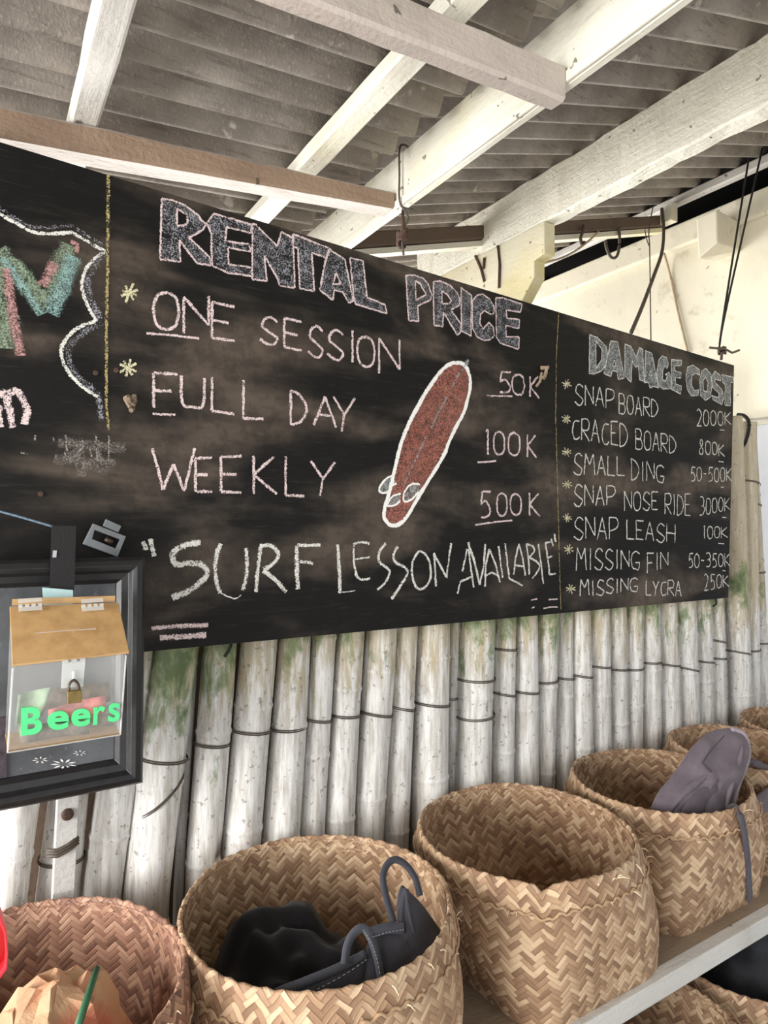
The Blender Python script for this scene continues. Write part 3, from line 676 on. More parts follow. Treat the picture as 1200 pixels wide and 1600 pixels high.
# block lettered headings
def heading(blocks, off, fillmat, linemat, wl, label):  # outline is the part, its shading a sub-part
    c = lambda s: P(s, *off); fb = MB(); lb = MB(); k = 0
    for outer, holes in blocks:
        o_ = c(outer); h_ = [c(h) for h in holes]; k += 1
        fillpoly(fb, o_, h_, .0004+.00003*k)
        polystroke(lb, o_, wl, True)
        for h in h_: polystroke(lb, h, wl, True)
    hd = lb.build('chalk_heading', M[linemat], bd, label=label); fb.build('shading', M[fillmat], hd)
heading([('68,62 120,70 180,95 240,140 255,165 278,180 262,205 215,235 195,245 292,335 298,375 235,365 150,255 155,358 60,345', ['140,108 185,135 190,175 165,190 138,188']),
         ('278,178 312,132 490,185 486,222 370,195 368,262 478,275 484,310 378,290 380,370 488,385 490,425 380,410 305,378 300,300 302,230', []),
         ('492,180 510,185 608,285 628,218 684,248 690,480 620,470 612,440 548,330 560,448 492,440', []),
         ('684,228 860,298 842,342 770,315 782,495 714,482 706,295 680,285', []),
         ('850,300 925,345 965,540 945,552 915,500 875,490 868,538 808,490 835,350', ['885,410 905,460 868,465']),
         ('950,340 1010,355 1028,525 1112,558 1122,600 975,555 965,500', [])], (230, 290, 3.0), 'ck_grey', 'ck_pink', .0062, 'outlined chalk heading RENTAL')
heading([('75,165 150,165 220,190 265,240 300,330 285,375 175,425 185,555 100,550', ['155,210 200,240 250,330 210,350 162,380']),
         ('310,220 370,215 450,250 510,310 535,370 530,420 460,460 545,580 540,650 515,675 395,480 390,605 315,590', ['380,300 430,330 465,380 440,410 385,410']),
         ('545,270 635,335 630,685 550,640', []),
         ('640,390 680,335 730,325 790,370 825,430 825,490 790,495 745,465 710,500 705,570 730,625 785,565 820,610 830,680 790,715 740,720 680,690 645,620', []),
         ('840,360 900,360 1065,410 1050,480 930,460 935,530 1045,545 1035,620 925,595 930,690 1040,690 1035,795 880,745 845,690', [])], (620, 400, 5.4545), 'ck_grey', 'ck_pink', .0062, 'outlined chalk heading PRICE')
heading([('95,105 150,125 215,195 225,240 215,320 180,370 130,390 92,385', ['140,150 185,215 180,290 140,350']),
         ('250,150 298,158 345,420 305,430 290,370 262,365 248,408 200,385', ['275,290 285,335 262,330']),
         ('352,172 395,190 432,270 455,200 480,212 490,445 455,430 450,330 430,340 405,300 395,450 350,400', []),
         ('500,220 545,240 595,490 558,478 530,490 518,448 492,452', ['535,370 545,400 525,400']),
         ('620,258 650,270 665,320 655,350 640,330 625,360 620,430 645,440 655,400 640,395 670,375 690,440 680,495 620,495 590,470 580,380 595,290', []),
         ('685,285 760,292 755,330 710,330 712,370 755,380 752,420 715,415 715,460 758,475 752,535 685,500', []),
         ('840,325 885,360 890,400 860,385 835,400 830,470 850,510 885,505 880,545 830,548 800,500 790,400 805,340', []),
         ('935,350 970,390 980,470 965,560 930,580 895,540 890,430 905,370', ['930,410 950,450 945,520 920,510 915,440']),
         ('1000,370 1040,400 1045,440 1000,425 1000,450 1050,500 1065,560 1050,610 985,575 975,545 1025,560 1030,530 980,480 975,410', []),
         ('1050,395 1134,415 1130,450 1110,450 1112,620 1070,615 1075,465 1055,450', [])], (900, 500, 4.6154), 'ck_grey2', 'ck_white', .0048, 'outlined chalk heading DAMAGE COST')
# surfboard drawing
K4 = (560, 540, 5.332); c4 = lambda s: P(s, *K4)
ol = sm2(c4('820,145 870,155 910,210 930,300 915,420 870,570 780,740 700,930 590,1110 500,1260 400,1430 330,1490 270,1495 220,1450 215,1370 250,1240 290,1080 330,900 380,740 440,610 520,460 600,330 690,210 760,155'), True, 4)
fins = ['290,1080 230,1110 180,1170 175,1215 210,1228 245,1215 275,1170 315,1150', '510,1160 455,1150 400,1190 372,1255 385,1300 440,1280 500,1220', '350,1235 290,1250 250,1300 245,1335 310,1325 345,1290']
mb = MB(); stroke(mb, ol+[ol[0]], .0125)
for f_ in fins: stroke(mb, sm2(c4(f_)), .006)
dr = mb.build('surfboard_drawing', M['ck_bold'], bd, label='chalk drawing of a red surfboard with a white outline')
mb = MB(); fillpoly(mb, ol, (), .0004); mb.build('fill', M['ck_red'], dr, label='brick red chalk fill')
mb = MB(); stroke(mb, c4('690,320 740,375 800,420 855,465'), .016); mb.build('band', M['ck_salmon'], dr)
for f_ in fins: mb = MB(); fillpoly(mb, c4(f_), (), .0009); mb.build('fin', M['ck_grey2'], dr, label='grey chalk fin')
mb = MB(); stroke(mb, c4('890,160 830,240 775,350'), .008); stroke(mb, c4('740,425 680,530 600,690'), .010); stroke(mb, c4('570,740 470,960 372,1170'), .006); stroke(mb, c4('890,160 915,120'), .014)
mb.build('stringer', M['ck_grey2'], dr, label='grey chalk stringer line')
# cloud, big N, small n, rubbed patches at the left
K5 = (0, 320, 4.0); c5 = lambda s: P(s, *K5)
mb = MB()
for s_ in ('-60,10 0,60 100,115 200,170 330,182 450,172', '450,172 560,240 660,290', '660,290 560,370 512,480 530,590 600,728', '605,725 480,775 400,860 385,950 430,1050 520,1140 610,1200'): stroke(mb, sm2(c5(s_)), .009)
mb.build('chalk_cloud_outline', M['ck_white'], bd)
mb = MB()
for s_, w in (('-60,-20 0,25 120,105 250,145 460,130', .012), ('475,150 580,215 665,262', .012), ('655,310 580,390 545,480 565,590 630,715', .022), ('640,740 520,800 440,880 425,950 470,1050 560,1140 640,1210', .018), ('615,1205 625,1290 635,1350', .022)): stroke(mb, sm2(c5(s_)), w)
mb.build('chalk_cloud_shading', M['ck_grey'], bd)
for mat, items in (('ck_green', [('-40,330 -10,600 35,900', .06), ('-20,290 120,440 280,650', .05), ('290,610 350,450 430,250', .040), ('60,330 180,450 260,560', .02)]), ('ck_cyan', [('20,330 130,500 260,690', .022), ('310,680 390,520 455,320', .04)]), ('ck_pinkred', [('40,400 80,700 130,945', .022), ('262,510 345,362', .022), ('440,232 485,250 478,300', .012)])):
    mb = MB()
    for s_, w in items: stroke(mb, c5(s_), w)
    mb.build('chalk_letter_stripe', M[mat], bd)
mb = MB()
for s_ in ('-60,1180 0,1185 40,1175', '40,1180 60,1290 78,1395', '48,1185 95,1162 135,1200 170,1285 152,1375', '-20,1250 0,1390'): stroke(mb, sm2(c5(s_)), .016)
mb.build('chalk_letter', M['ck_pink'], bd)
mb = MB()
for s_ in ('220,1440 215,1475', '330,1450 340,1480', '410,1440 420,1540 400,1580', '510,1470 520,1510 470,1570 450,1600', '600,1440 605,1590', '680,1440 680,1590', '765,1510 790,1530', '130,1545 170,1560', '480,1590 520,1540', '560,1520 575,1580'): mb = MB(); stroke(mb, c5(s_), .005); mb.build('chalk_fleck', M['ck_faint'], bd)
mb = MB()
for x0, y0, x1, y1, w in ((90,690,196,700,.03), (84,718,180,722,.025), (100,708,170,735,.03), (120,690,128,745,.03), (150,688,158,730,.02)): stroke(mb, [(x0,y0),((x0+x1)/2,(y0+y1)/2+2),(x1,y1)], w)
mb.build('chalk_smear', M['ck_smear'], bd, label='rubbed chalk smear')
# nail ends through the board
for x, y in ((202, 630), (204, 622)): pass
m = MB(); c = bp(203, 630, .004)
for i in range(7): m.tube([c+Vector((random.uniform(-.012,.012),0,random.uniform(-.016,.02))), c+Vector((random.uniform(-.01,.01),-.012,random.uniform(-.02,.016)))], .005, 6)
tag(m.build('rope_knot', plain('tan_rope', srgb(120, 104, 86), .9, 0, .3, 200)), 'frayed tan rope knot through the chalkboard under the left asterisks', 'knot')
m = MB(); c = bp(845, 583, .004)
for i in range(6): m.tube([c+Vector((random.uniform(-.01,.014),0,random.uniform(-.02,.016))), c+Vector((random.uniform(-.01,.02),-.012,random.uniform(-.02,.02)))], .005, 6)
m.tube([c, c+Vector((-.016, -.008, -.03)), c+Vector((-.026, -.003, -.045))], .004, 6)
tag(m.build('rope_knot', plain('tan_rope_light', srgb(150, 132, 110), .9, 0, .3, 200)), 'frayed tan rope knot through the chalkboard beside the price 50K', 'knot')
for x, y in ((63,772),(149,583),(181,579)):
    mb = MB(); c = bp(x, y, .001); mb.tube([c, c-BN*.003], .005, 8); mb.build('screw_head', M['rust'], bd)

# ------------------------------------------------------------------ ropes and cords
def cord(name, pts, r, mat, label, cat='rope', sm=True, n=6):
    m = MB(); m.tube(smooth_pts(pts) if sm else pts, r, n); return tag(m.build(name, M[mat], smooth=True), label, cat)
t0 = bp(628, 398, -.004)
o = empty('hanging_wire', t0, 'rusty wire with a thick knot tying the chalkboard to the deep beam', 'wire')
m = MB(); p = [(.921,1.40,2.528),(.918,1.40,2.45),(.920,1.398,2.375),(.945,1.40,2.345), t0+Vector((-.006,-.012,.055)), t0+Vector((0,-.012,-.004))]
m.tube(smooth_pts([(.96,1.40,2.372)]+p[2:3]+p[1:2]+p[0:1]+[(.96,1.40,2.53)]), .003, 6); m.tube(smooth_pts(p[2:]), .0035, 6); m.build('strand', M['wire'], o, smooth=True)
m = MB()
kc = t0+Vector((-.004, -.012, .045))
for i in range(9):
    a = random.uniform(0, 6); m.tube(smooth_pts([kc+Vector((math.cos(a+q)*.012, math.sin(a+q)*.012, -.02+.007*q+random.uniform(-.01,.01))) for q in range(5)]), .0045, 6)
m.tube([kc+Vector((0,0,.07)), kc+Vector((.002,0,.03)), kc], [.003,.006,.009], 6)
m.build('knot', M['rust'], o, smooth=True)
t1 = bp(1125, 558, -.004)
o = empty('hanging_rope', t1, 'black doubled rope with a toggle stick holding the right end of the chalkboard', 'rope')
m = MB(); e1 = Vector((2.715, 1.30, 3.03)); e2 = Vector((2.715, 1.26, 3.03))
top1 = onX(1172, 235, 2.70); top2 = onX(1192, 228, 2.70)
m.tube(smooth_pts([top1+Vector((.01,0,.05)), top1, t1+Vector((.0,-.01,.10)), t1+Vector((0,-.012,.03))]), .004, 6)
m.tube(smooth_pts([top2+Vector((.01,0,.05)), top2, t1+Vector((.008,-.01,.12)), t1+Vector((.004,-.012,.03))]), .004, 6); m.build('strand', M['black_cord'], o, smooth=True)
m = MB(); kc = t1+Vector((0, -.012, .025))
for i in range(7):
    a = random.uniform(0, 6); m.tube(smooth_pts([kc+Vector((math.cos(a+q)*.013, math.sin(a+q)*.012, -.014+.006*q)) for q in range(5)]), .0045, 6)
m.tube([kc, t1+Vector((-.002,-.010,-.012))], .005, 6); m.build('knot', M['rust'], o, smooth=True)
m = MB(); m.tube([bp(1101, 545, .02), bp(1125, 547, .02), bp(1136, 553, .02), bp(1147, 549, .02)], .0045, 6); m.build('toggle_stick', M['wire'], o, smooth=True)
# cords near the far wall
cord('thick_cord', [onY(1034,326,1.84), onY(1037,360,1.80), onY(1034,395,1.75), onY(1022,430,1.70), onY(1003,480,1.62), onY(986,520,1.54)], .0075, 'wire', 'thick brown cord hanging from the dark purlin to behind the chalkboard', 'cord')
cord('thin_wire', [onY(1020,324,1.845), onY(1014,360,1.70), onY(1015,385,1.68), onY(1016,450,1.64), onY(1017,535,1.56)], .0026, 'wire', 'thin dark wire hanging beside the thick brown cord', 'wire')
cord('thin_wire', [onY(1006,350,1.70), onY(1010,372,1.69), onY(1014,384,1.68)], .0022, 'wire', 'short dark wire knotted onto the thin hanging wire', 'wire')
cord('wall_cable', [onX(1037,395,2.75), onX(1047,430,2.79), onX(1060,490,2.79), onX(1075,552,2.79)], .006, 'beige_cable', 'beige cable running down the cream wall', 'cable')
cord('ceiling_cable', [onX(846,412,1.68), onY(880,402,1.80), onY(905,388,1.82), onY(925,372,1.84), onY(935,362,1.86)], .0045, 'beige_cable', 'beige cable strung below the dark purlin from the bracket', 'cable')
o = cord('iron_hook', [onY(912,352,1.85), onY(911,362,1.84), onY(907,372,1.84), onY(910,383,1.84), onY(913,378,1.84)], .007, 'wire', 'small dark iron hook under the dark purlin, left of the bare loop', 'hook')
cord('iron_hook', [onY(967,355,1.86), onY(968,380,1.86), onY(964,400,1.86), onY(955,402,1.86), onY(948,388,1.86), onY(946,376,1.86)], .0065, 'wire', 'dark iron hook loop in the gap above the cream wall', 'hook')
cord('wall_cable', [onX(1152,648,2.75), onX(1163,650,2.75), onX(1170,660,2.75), onX(1168,680,2.75), onX(1159,705,2.75)], .008, 'black_cord', 'black cable end curling at the top of the far bamboo poles', 'cable')
cord('wire_scrap', [bp(366,1010,-.02), bp(364,1020,-.03), bp(358,1030,-.03)], .004, 'black_cord', 'black wire end poking out under the chalkboard', 'wire')
cord('wire_scrap', [bp(1124,936,-.014), bp(1127,944,-.02), bp(1122,948,-.02)], .0035, 'black_cord', 'black wire end below the right corner of the chalkboard', 'wire')

# ------------------------------------------------------------------ black frame
FX0, FX1, FZ0, FZ1, FY = -.36, .283, 1.040, 1.482, 1.33
o = empty('picture_frame', ((FX0+FX1)/2, FY+.02, FZ0), 'black moulded picture frame hanging at the left behind the clear box', 'picture frame')
m = MB(); prof = [(0, .045), (0, .012), (.006, .004), (.016, 0), (.024, .004), (.030, .014), (.042, .018), (.050, .026), (.055, .045)]  # inward distance, depth
loops = []
for d, y in prof: loops.append([(FX0+d, FY+y, FZ0+d), (FX1-d, FY+y, FZ0+d), (FX1-d, FY+y, FZ1-d), (FX0+d, FY+y, FZ1-d)])
vs = [p for l in loops for p in l]; fs = []
for i in range(len(loops)-1):
    for k in range(4): fs.append((i*4+k, i*4+(k+1) % 4, i*4+4+(k+1) % 4, i*4+4+k))
n = len(loops)-1
for k in range(4): fs.append((n*4+k, n*4+(k+1) % 4, (k+1) % 4, k))
m.add(vs, fs); m.build('moulding', M['frame_black'], o, bevel=.0008)
m = MB(); m.box((FX0+.05, FY+.030, FZ0+.05), (FX1-.05, FY+.036, FZ1-.05)); pn = m.build('panel', M['panel'], o)
m = MB(); m.box((FX0+.052, FY+.027, FZ0+.052), (.052, FY+.0298, 1.20)); m.build('picture', M['panel_purple'], o, label='mottled purple picture area')
K6 = (0, 1000, 4.615); c6 = lambda s: P(s, *K6)
m = MB(); fy = FY+.0285
for cx, cy, r, n in ((460,895,98,9), (290,865,62,7), (575,815,52,7), (610,920,20,4), (318,975,14,3)):
    for i in range(n):
        a = 2*math.pi*i/n+.3
        q = [(cx+math.cos(a+da)*r*rr, cy+math.sin(a+da)*r*.42*rr) for da, rr in ((0,.3),(.16,.65),(0,1),(-.16,.65))]
        m.prism([onY(x/4.615, 1000+y/4.615, fy) for x, y in q], (0, -.0006, 0))
m.build('painted_flowers', M['flower'], o, label='white painted daisies')

# ------------------------------------------------------------------ clear collecting box
bx = empty('collection_box', (.135, 1.25, 1.18), 'clear acrylic box lettered Beers with a brown lid, hanging before the black frame', 'box')
YF, YBK = 1.20, 1.30
tl, tr, br_, bl_ = onY(20,1042,YF), onY(197,1022,YF), onY(188,1148,YF), onY(12,1176,YF)
Ltl, Ltr = onY(16,948,YBK-.01), onY(175,942,YBK-.01)
dY = Vector((0, YBK-YF, 0)); t3 = .003
bbl, bbr = bl_+dY, br_+dY; btl = Vector((tl.x, YBK, Ltl.z)); btr = Vector((tr.x, YBK, Ltr.z))
def slab(m, quad, nrm): m.prism(quad, Vector(nrm)*t3)
m = MB(); slab(m, [bl_, br_, tr, tl], (0, 1, 0)); m.build('front_panel', M['acrylic'], bx)
m = MB(); slab(m, [br_, bbr, btr, tr], (-1, 0, 0)); m.build('side_panel', M['acrylic'], bx)
m = MB(); slab(m, [bl_, bbl, btl, tl], (1, 0, 0)); m.build('side_panel', M['acrylic'], bx)
m = MB(); slab(m, [bbl, bbr, btr, btl], (0, -1, 0)); m.build('back_panel', M['acrylic'], bx)
m = MB(); slab(m, [bl_, br_, bbr, bbl], (0, 0, 1)); m.build('base_panel', M['lid'], bx, label='brown masked base panel')
m = MB(); lift = Vector((0, -.004, .002)); q = [tl+Vector((-.001,-.004,0)), tr+Vector((.004,-.004,0)), btr+Vector((.002,-.01,-.004)), btl+Vector((-.002,-.01,-.004))]
m.prism([p+Vector((0,0,.001)) for p in q], (0, -.001, .0035)); m.build('lid', M['lid'], bx, bevel=.0006, label='brown sloping lid with a coin slot')
nrm = (q[1]-q[0]).cross(q[3]-q[0]).normalized(); 
if nrm.z < 0: nrm = -nrm
lp = lambda x, y, d=.0042: hit(x, y, q[0]+Vector((0,0,.004)), nrm)+nrm*d
m = MB(); m.tube([lp(55,990,.001), lp(100,986,.001), lp(150,983,.001)], .0009, 5); m.build('coin_slot', M['acr_edge'], bx)
m = MB(); m.prism([p+Vector((0,0,.0)) for p in (btl+Vector((.002,-.002,.001)), btr+Vector((-.002,-.002,.001)), btr+Vector((-.002,-.002,.012)), btl+Vector((.002,-.002,.012)))], (0,.003,0)); m.build('back_rail', M['lid'], bx)
for a, b in ((tl, bl_), (tr, br_)):
    m = MB(); m.tube([a+Vector((0,0,-.002)), b], .0014, 6); m.build('edge_strip', M['acr_edge'], bx)
m = MB(); m.tube([bl_, br_], .0013, 6); m.build('edge_strip', M['acr_edge'], bx)
for hx in (47, 144):
    c = lp(hx, 950, .004); u_ = (q[1]-q[0]).normalized(); v_ = (q[3]-q[0]).normalized()
    h = MB(); w_ = .018
    for dv0, dv1, dn in ((-.010, -.001, 0), (.004, .012, .006)):
        a = c+v_*dv0+nrm*dn-u_*w_; b = c+v_*dv0+nrm*dn+u_*w_; d = c+v_*dv1+nrm*dn+u_*w_; e = c+v_*dv1+nrm*dn-u_*w_
        h.prism([a, b, d, e], nrm*.002)
    for kx in (-.015, -.005, .005, .015): h.tube([c+u_*(kx-.003)+nrm*.003, c+u_*(kx+.003)+nrm*.003], .003, 8)
    h.build('hinge', M['acr_edge'], bx, label='clear plastic hinge')
m = MB(); a, b, c, d = [onY(x/4.615, 1000+y/4.615, YF-.006) for x, y in ((450,165), (615,150), (600,335), (440,350))]
m.prism([a, b, c, d], (0, .003, 0)); e_, f_ = a+Vector((0,.0,.002)), b+Vector((0,0,.002))
for s_ in (.12, .5, .88): m.tube([e_.lerp(f_, s_-.11), e_.lerp(f_, s_+.11)], .0035, 8)
m.prism([e_+Vector((0,.004,.002)), f_+Vector((0,.004,.002)), f_+Vector((0,.014,.012)), e_+Vector((0,.014,.012))], (0, 0, .002))
m.tube([onY(530/4.615, 1000+s_/4.615, YF-.008) for s_ in (225, 300)], .0022, 8); m.build('hasp', M['acr_edge'], bx, label='clear plastic hasp')
# lettering
def font_letter(ch, x0, x1, y0, y1, bold):
    cu = bpy.data.curves.new('letter', 'FONT'); cu.body = ch; cu.extrude = .06; cu.offset = bold; cu.resolution_u = 8
    tmp = bpy.data.objects.new('letter', cu); COL.objects.link(tmp)
    dg = bpy.context.evaluated_depsgraph_get(); me = tmp.evaluated_get(dg).to_mesh()
    vs = [v.co.copy() for v in me.vertices]; fs = [list(p.vertices) for p in me.polygons]
    bpy.data.objects.remove(tmp); bpy.data.curves.remove(cu)
    lx, hx = min(v.x for v in vs), max(v.x for v in vs); ly, hy = min(v.y for v in vs), max(v.y for v in vs)
    m = MB(); out = []
    for v in vs:
        u = (v.x-lx)/(hx-lx); w = (v.y-ly)/(hy-ly)
        px = x0+(x1-x0)*u+4*w; py = y1+(y0-y1)*w - 14*u+7
        q_ = onY(px/4.615, 1000+py/4.615, YF-.002); q_.y += v.z*.025; out.append(q_)
    m.add(out, fs); m.build('letter', M['green_plastic'], bx, label='mint green letter %s' % ch)
for ch, x0, x1, y0, y1, bo in (('B',150,302,482,682,.035), ('e',340,494,512,646,.03), ('e',512,650,495,622,.03), ('r',672,755,478,606,.02), ('s',780,862,455,588,.02)): font_letter(ch, x0, x1, y0, y1, bo)
# padlock
pl = empty('padlock', onY(117, 1098, YF-.012), 'small brass padlock on the hasp of the clear box', 'padlock')
m = MB(); a, b, c, d = [onY(x/4.615, 1000+y/4.615, YF-.016) for x, y in ((485,372), (590,362), (592,450), (488,462))]
m.prism([a, b, c, d], (0, .009, 0)); m.build('body', M['brass'], pl, bevel=.001)
m = MB(); m.tube(smooth_pts([onY(x/4.615, 1000+y/4.615, YF-.011) for x, y in ((498,375), (500,320), (530,290), (562,315), (574,368))]), .0022, 8); m.build('shackle', M['steel'], pl, smooth=True)
# banknotes inside
def note(pts, y, mat, label, curl=.006):
    q_ = [onY(x/4.615, 1000+y_/4.615, y) for x, y_ in pts]; m = MB(); n = 8; vs = []
    for i in range(n+1):
        u = i/n; a = q_[0].lerp(q_[1], u); b = q_[3].lerp(q_[2], u); dy = Vector((0, curl*math.sin(u*5+y*40), 0)); vs += [a+dy, b+dy, b+dy+Vector((0,.0006,0)), a+dy+Vector((0,.0006,0))]
    fs = []
    for i in range(n):
        for k in range(4): fs.append((4*i+k, 4*i+(k+1) % 4, 4*i+4+(k+1) % 4, 4*i+4+k))
    fs += [(0,1,2,3), (4*n, 4*n+1, 4*n+2, 4*n+3)]
    m.add(vs, fs); return tag(m.build('banknote', M[mat], smooth=True), label, 'banknote', 'banknotes in the clear box')
note([(345,500),(755,395),(760,520),(350,590)], 1.235, 'note_red', 'reddish banknote behind the padlock in the clear box')
note([(130,620),(640,580),(640,690),(150,740)], 1.225, 'note_grey', 'grey-brown banknote along the bottom of the clear box')
note([(130,400),(380,330),(300,540),(110,620)], 1.25, 'note_green', 'pale greenish banknote at the left inside the clear box')
note([(420,560),(840,520),(840,640),(440,690)], 1.255, 'note_grey', 'grey-brown banknote behind the letters at the right inside the clear box')
note([(200,380),(780,300),(800,440),(240,520)], 1.275, 'note_grey', 'faded upright banknote at the back of the clear box')
# strap, cord, clip
o = empty('hanging_strap', onY(98, 880, 1.315), 'black webbing strap folded down behind the clear box lid', 'strap')
def flatstrip(m, pts, w, y0, th=.002, dyf=None):
    vs = []; n = len(pts)
    for i, (x0, x1, y) in enumerate(pts):
        yy = y0+(dyf[i] if dyf else 0); a, b = onY(x0, y, yy), onY(x1, y, yy); vs += [a, b, b+Vector((0,th,0)), a+Vector((0,th,0))]
    fs = []
    for i in range(n-1):
        for k in range(4): fs.append((4*i+k, 4*i+(k+1) % 4, 4*i+4+(k+1) % 4, 4*i+4+k))
    fs += [(0,1,2,3), (4*n-4, 4*n-3, 4*n-2, 4*n-1)]; m.add(vs, fs)
m = MB(); flatstrip(m, [(81,119,822),(80,118,850),(79,117,890),(78,116,920),(82,112,936),(88,106,942)], 0, 1.318, .003); m.build('webbing', M['strap'], o)
m = MB(); flatstrip(m, [(83,89,860),(82,88,871)], 0, 1.3165, .001); m.build('printed_mark', M['thread'], o)
m = MB(); q4 = [onY(x, y, 1.312) for x, y in ((66,918),(114,922),(114,944),(68,946))]; m.prism(q4, (0,.002,0)); tag(m.build('paper_slip', M['paper_blue']), 'pale blue paper slip under the end of the black strap', 'paper')
cord('blue_cord', [onY(-40,789,1.335), onY(0,799,1.332), onY(40,810,1.326), onY(84,823,1.321)], .0022, 'blue_cord', 'thin blue-grey cord tied to the top of the black strap', 'cord')
o = empty('plastic_latch', onY(165, 845, 1.37), 'grey plastic latch plate with a rectangular hole above the black frame', 'latch')
m = MB(); yl = 1.372; out = [(146,818),(197,838),(184,870),(130,850)]; inn = [(148,828),(188,843),(181,857),(144,842)]
Po = [onY(*p_, yl) for p_ in out]; Pi = [onY(*p_, yl) for p_ in inn]; dv = Vector((0, .012, 0))
vs = Po+Pi+[p_+dv for p_ in Po]+[p_+dv for p_ in Pi]; fs = []
for k in range(4):
    k2 = (k+1) % 4; fs += [(k,k2,4+k2,4+k), (8+k2,8+k,12+k,12+k2), (k2,k,8+k,8+k2), (4+k,4+k2,12+k2,12+k)]
m.add(vs, fs); m.build('plate', M['grey_plastic'], o, bevel=.001)
m = MB(); m.prism([onY(*p_, yl+.001) for p_ in ((166,811),(190,822),(185,832),(161,822))], dv*.8); m.build('tab', M['grey_plastic'], o, bevel=.001)
m = MB(); m.tube([onY(164,842,yl+.01), onY(176,848,yl+.008)], .006, 8); m.build('bolt', M['steel'], o, smooth=True)

# ------------------------------------------------------------------ shelves
sh = empty('shelf', (1.2, 1.2, 0), 'upper shelf with a white painted front edge carrying the row of woven baskets', 'shelf')
m = MB(); m.box((-.9, .985, .478), (2.86, 1.462, .5)); m.build('board', M['shelf_top'], sh)
m = MB(); m.box((-.9, .952, .452), (2.86, .985, .5005)); m.build('front_rail', M['shelf'], sh, bevel=.003, label='white painted front rail')
for x in (-.85, 2.80):
    for y in (1.0, 1.43):
        m = MB(); m.box((x-.02, y-.02, 0), (x+.02, y+.02, .478)); m.build('leg', M['shelf'], sh)
s2 = empty('shelf', (1.2, 1.2, .1), 'lower shelf board under the baskets beneath the upper shelf', 'shelf')
m = MB(); m.box((-.8, .80, .03), (2.75, 1.40, .055)); m.build('board', M['shelf_top'], s2)
for x in (-.7, 2.6):
    m = MB(); m.box((x-.03, .85, 0), (x+.03, 1.36, .03)); m.build('foot', M['shelf'], s2)

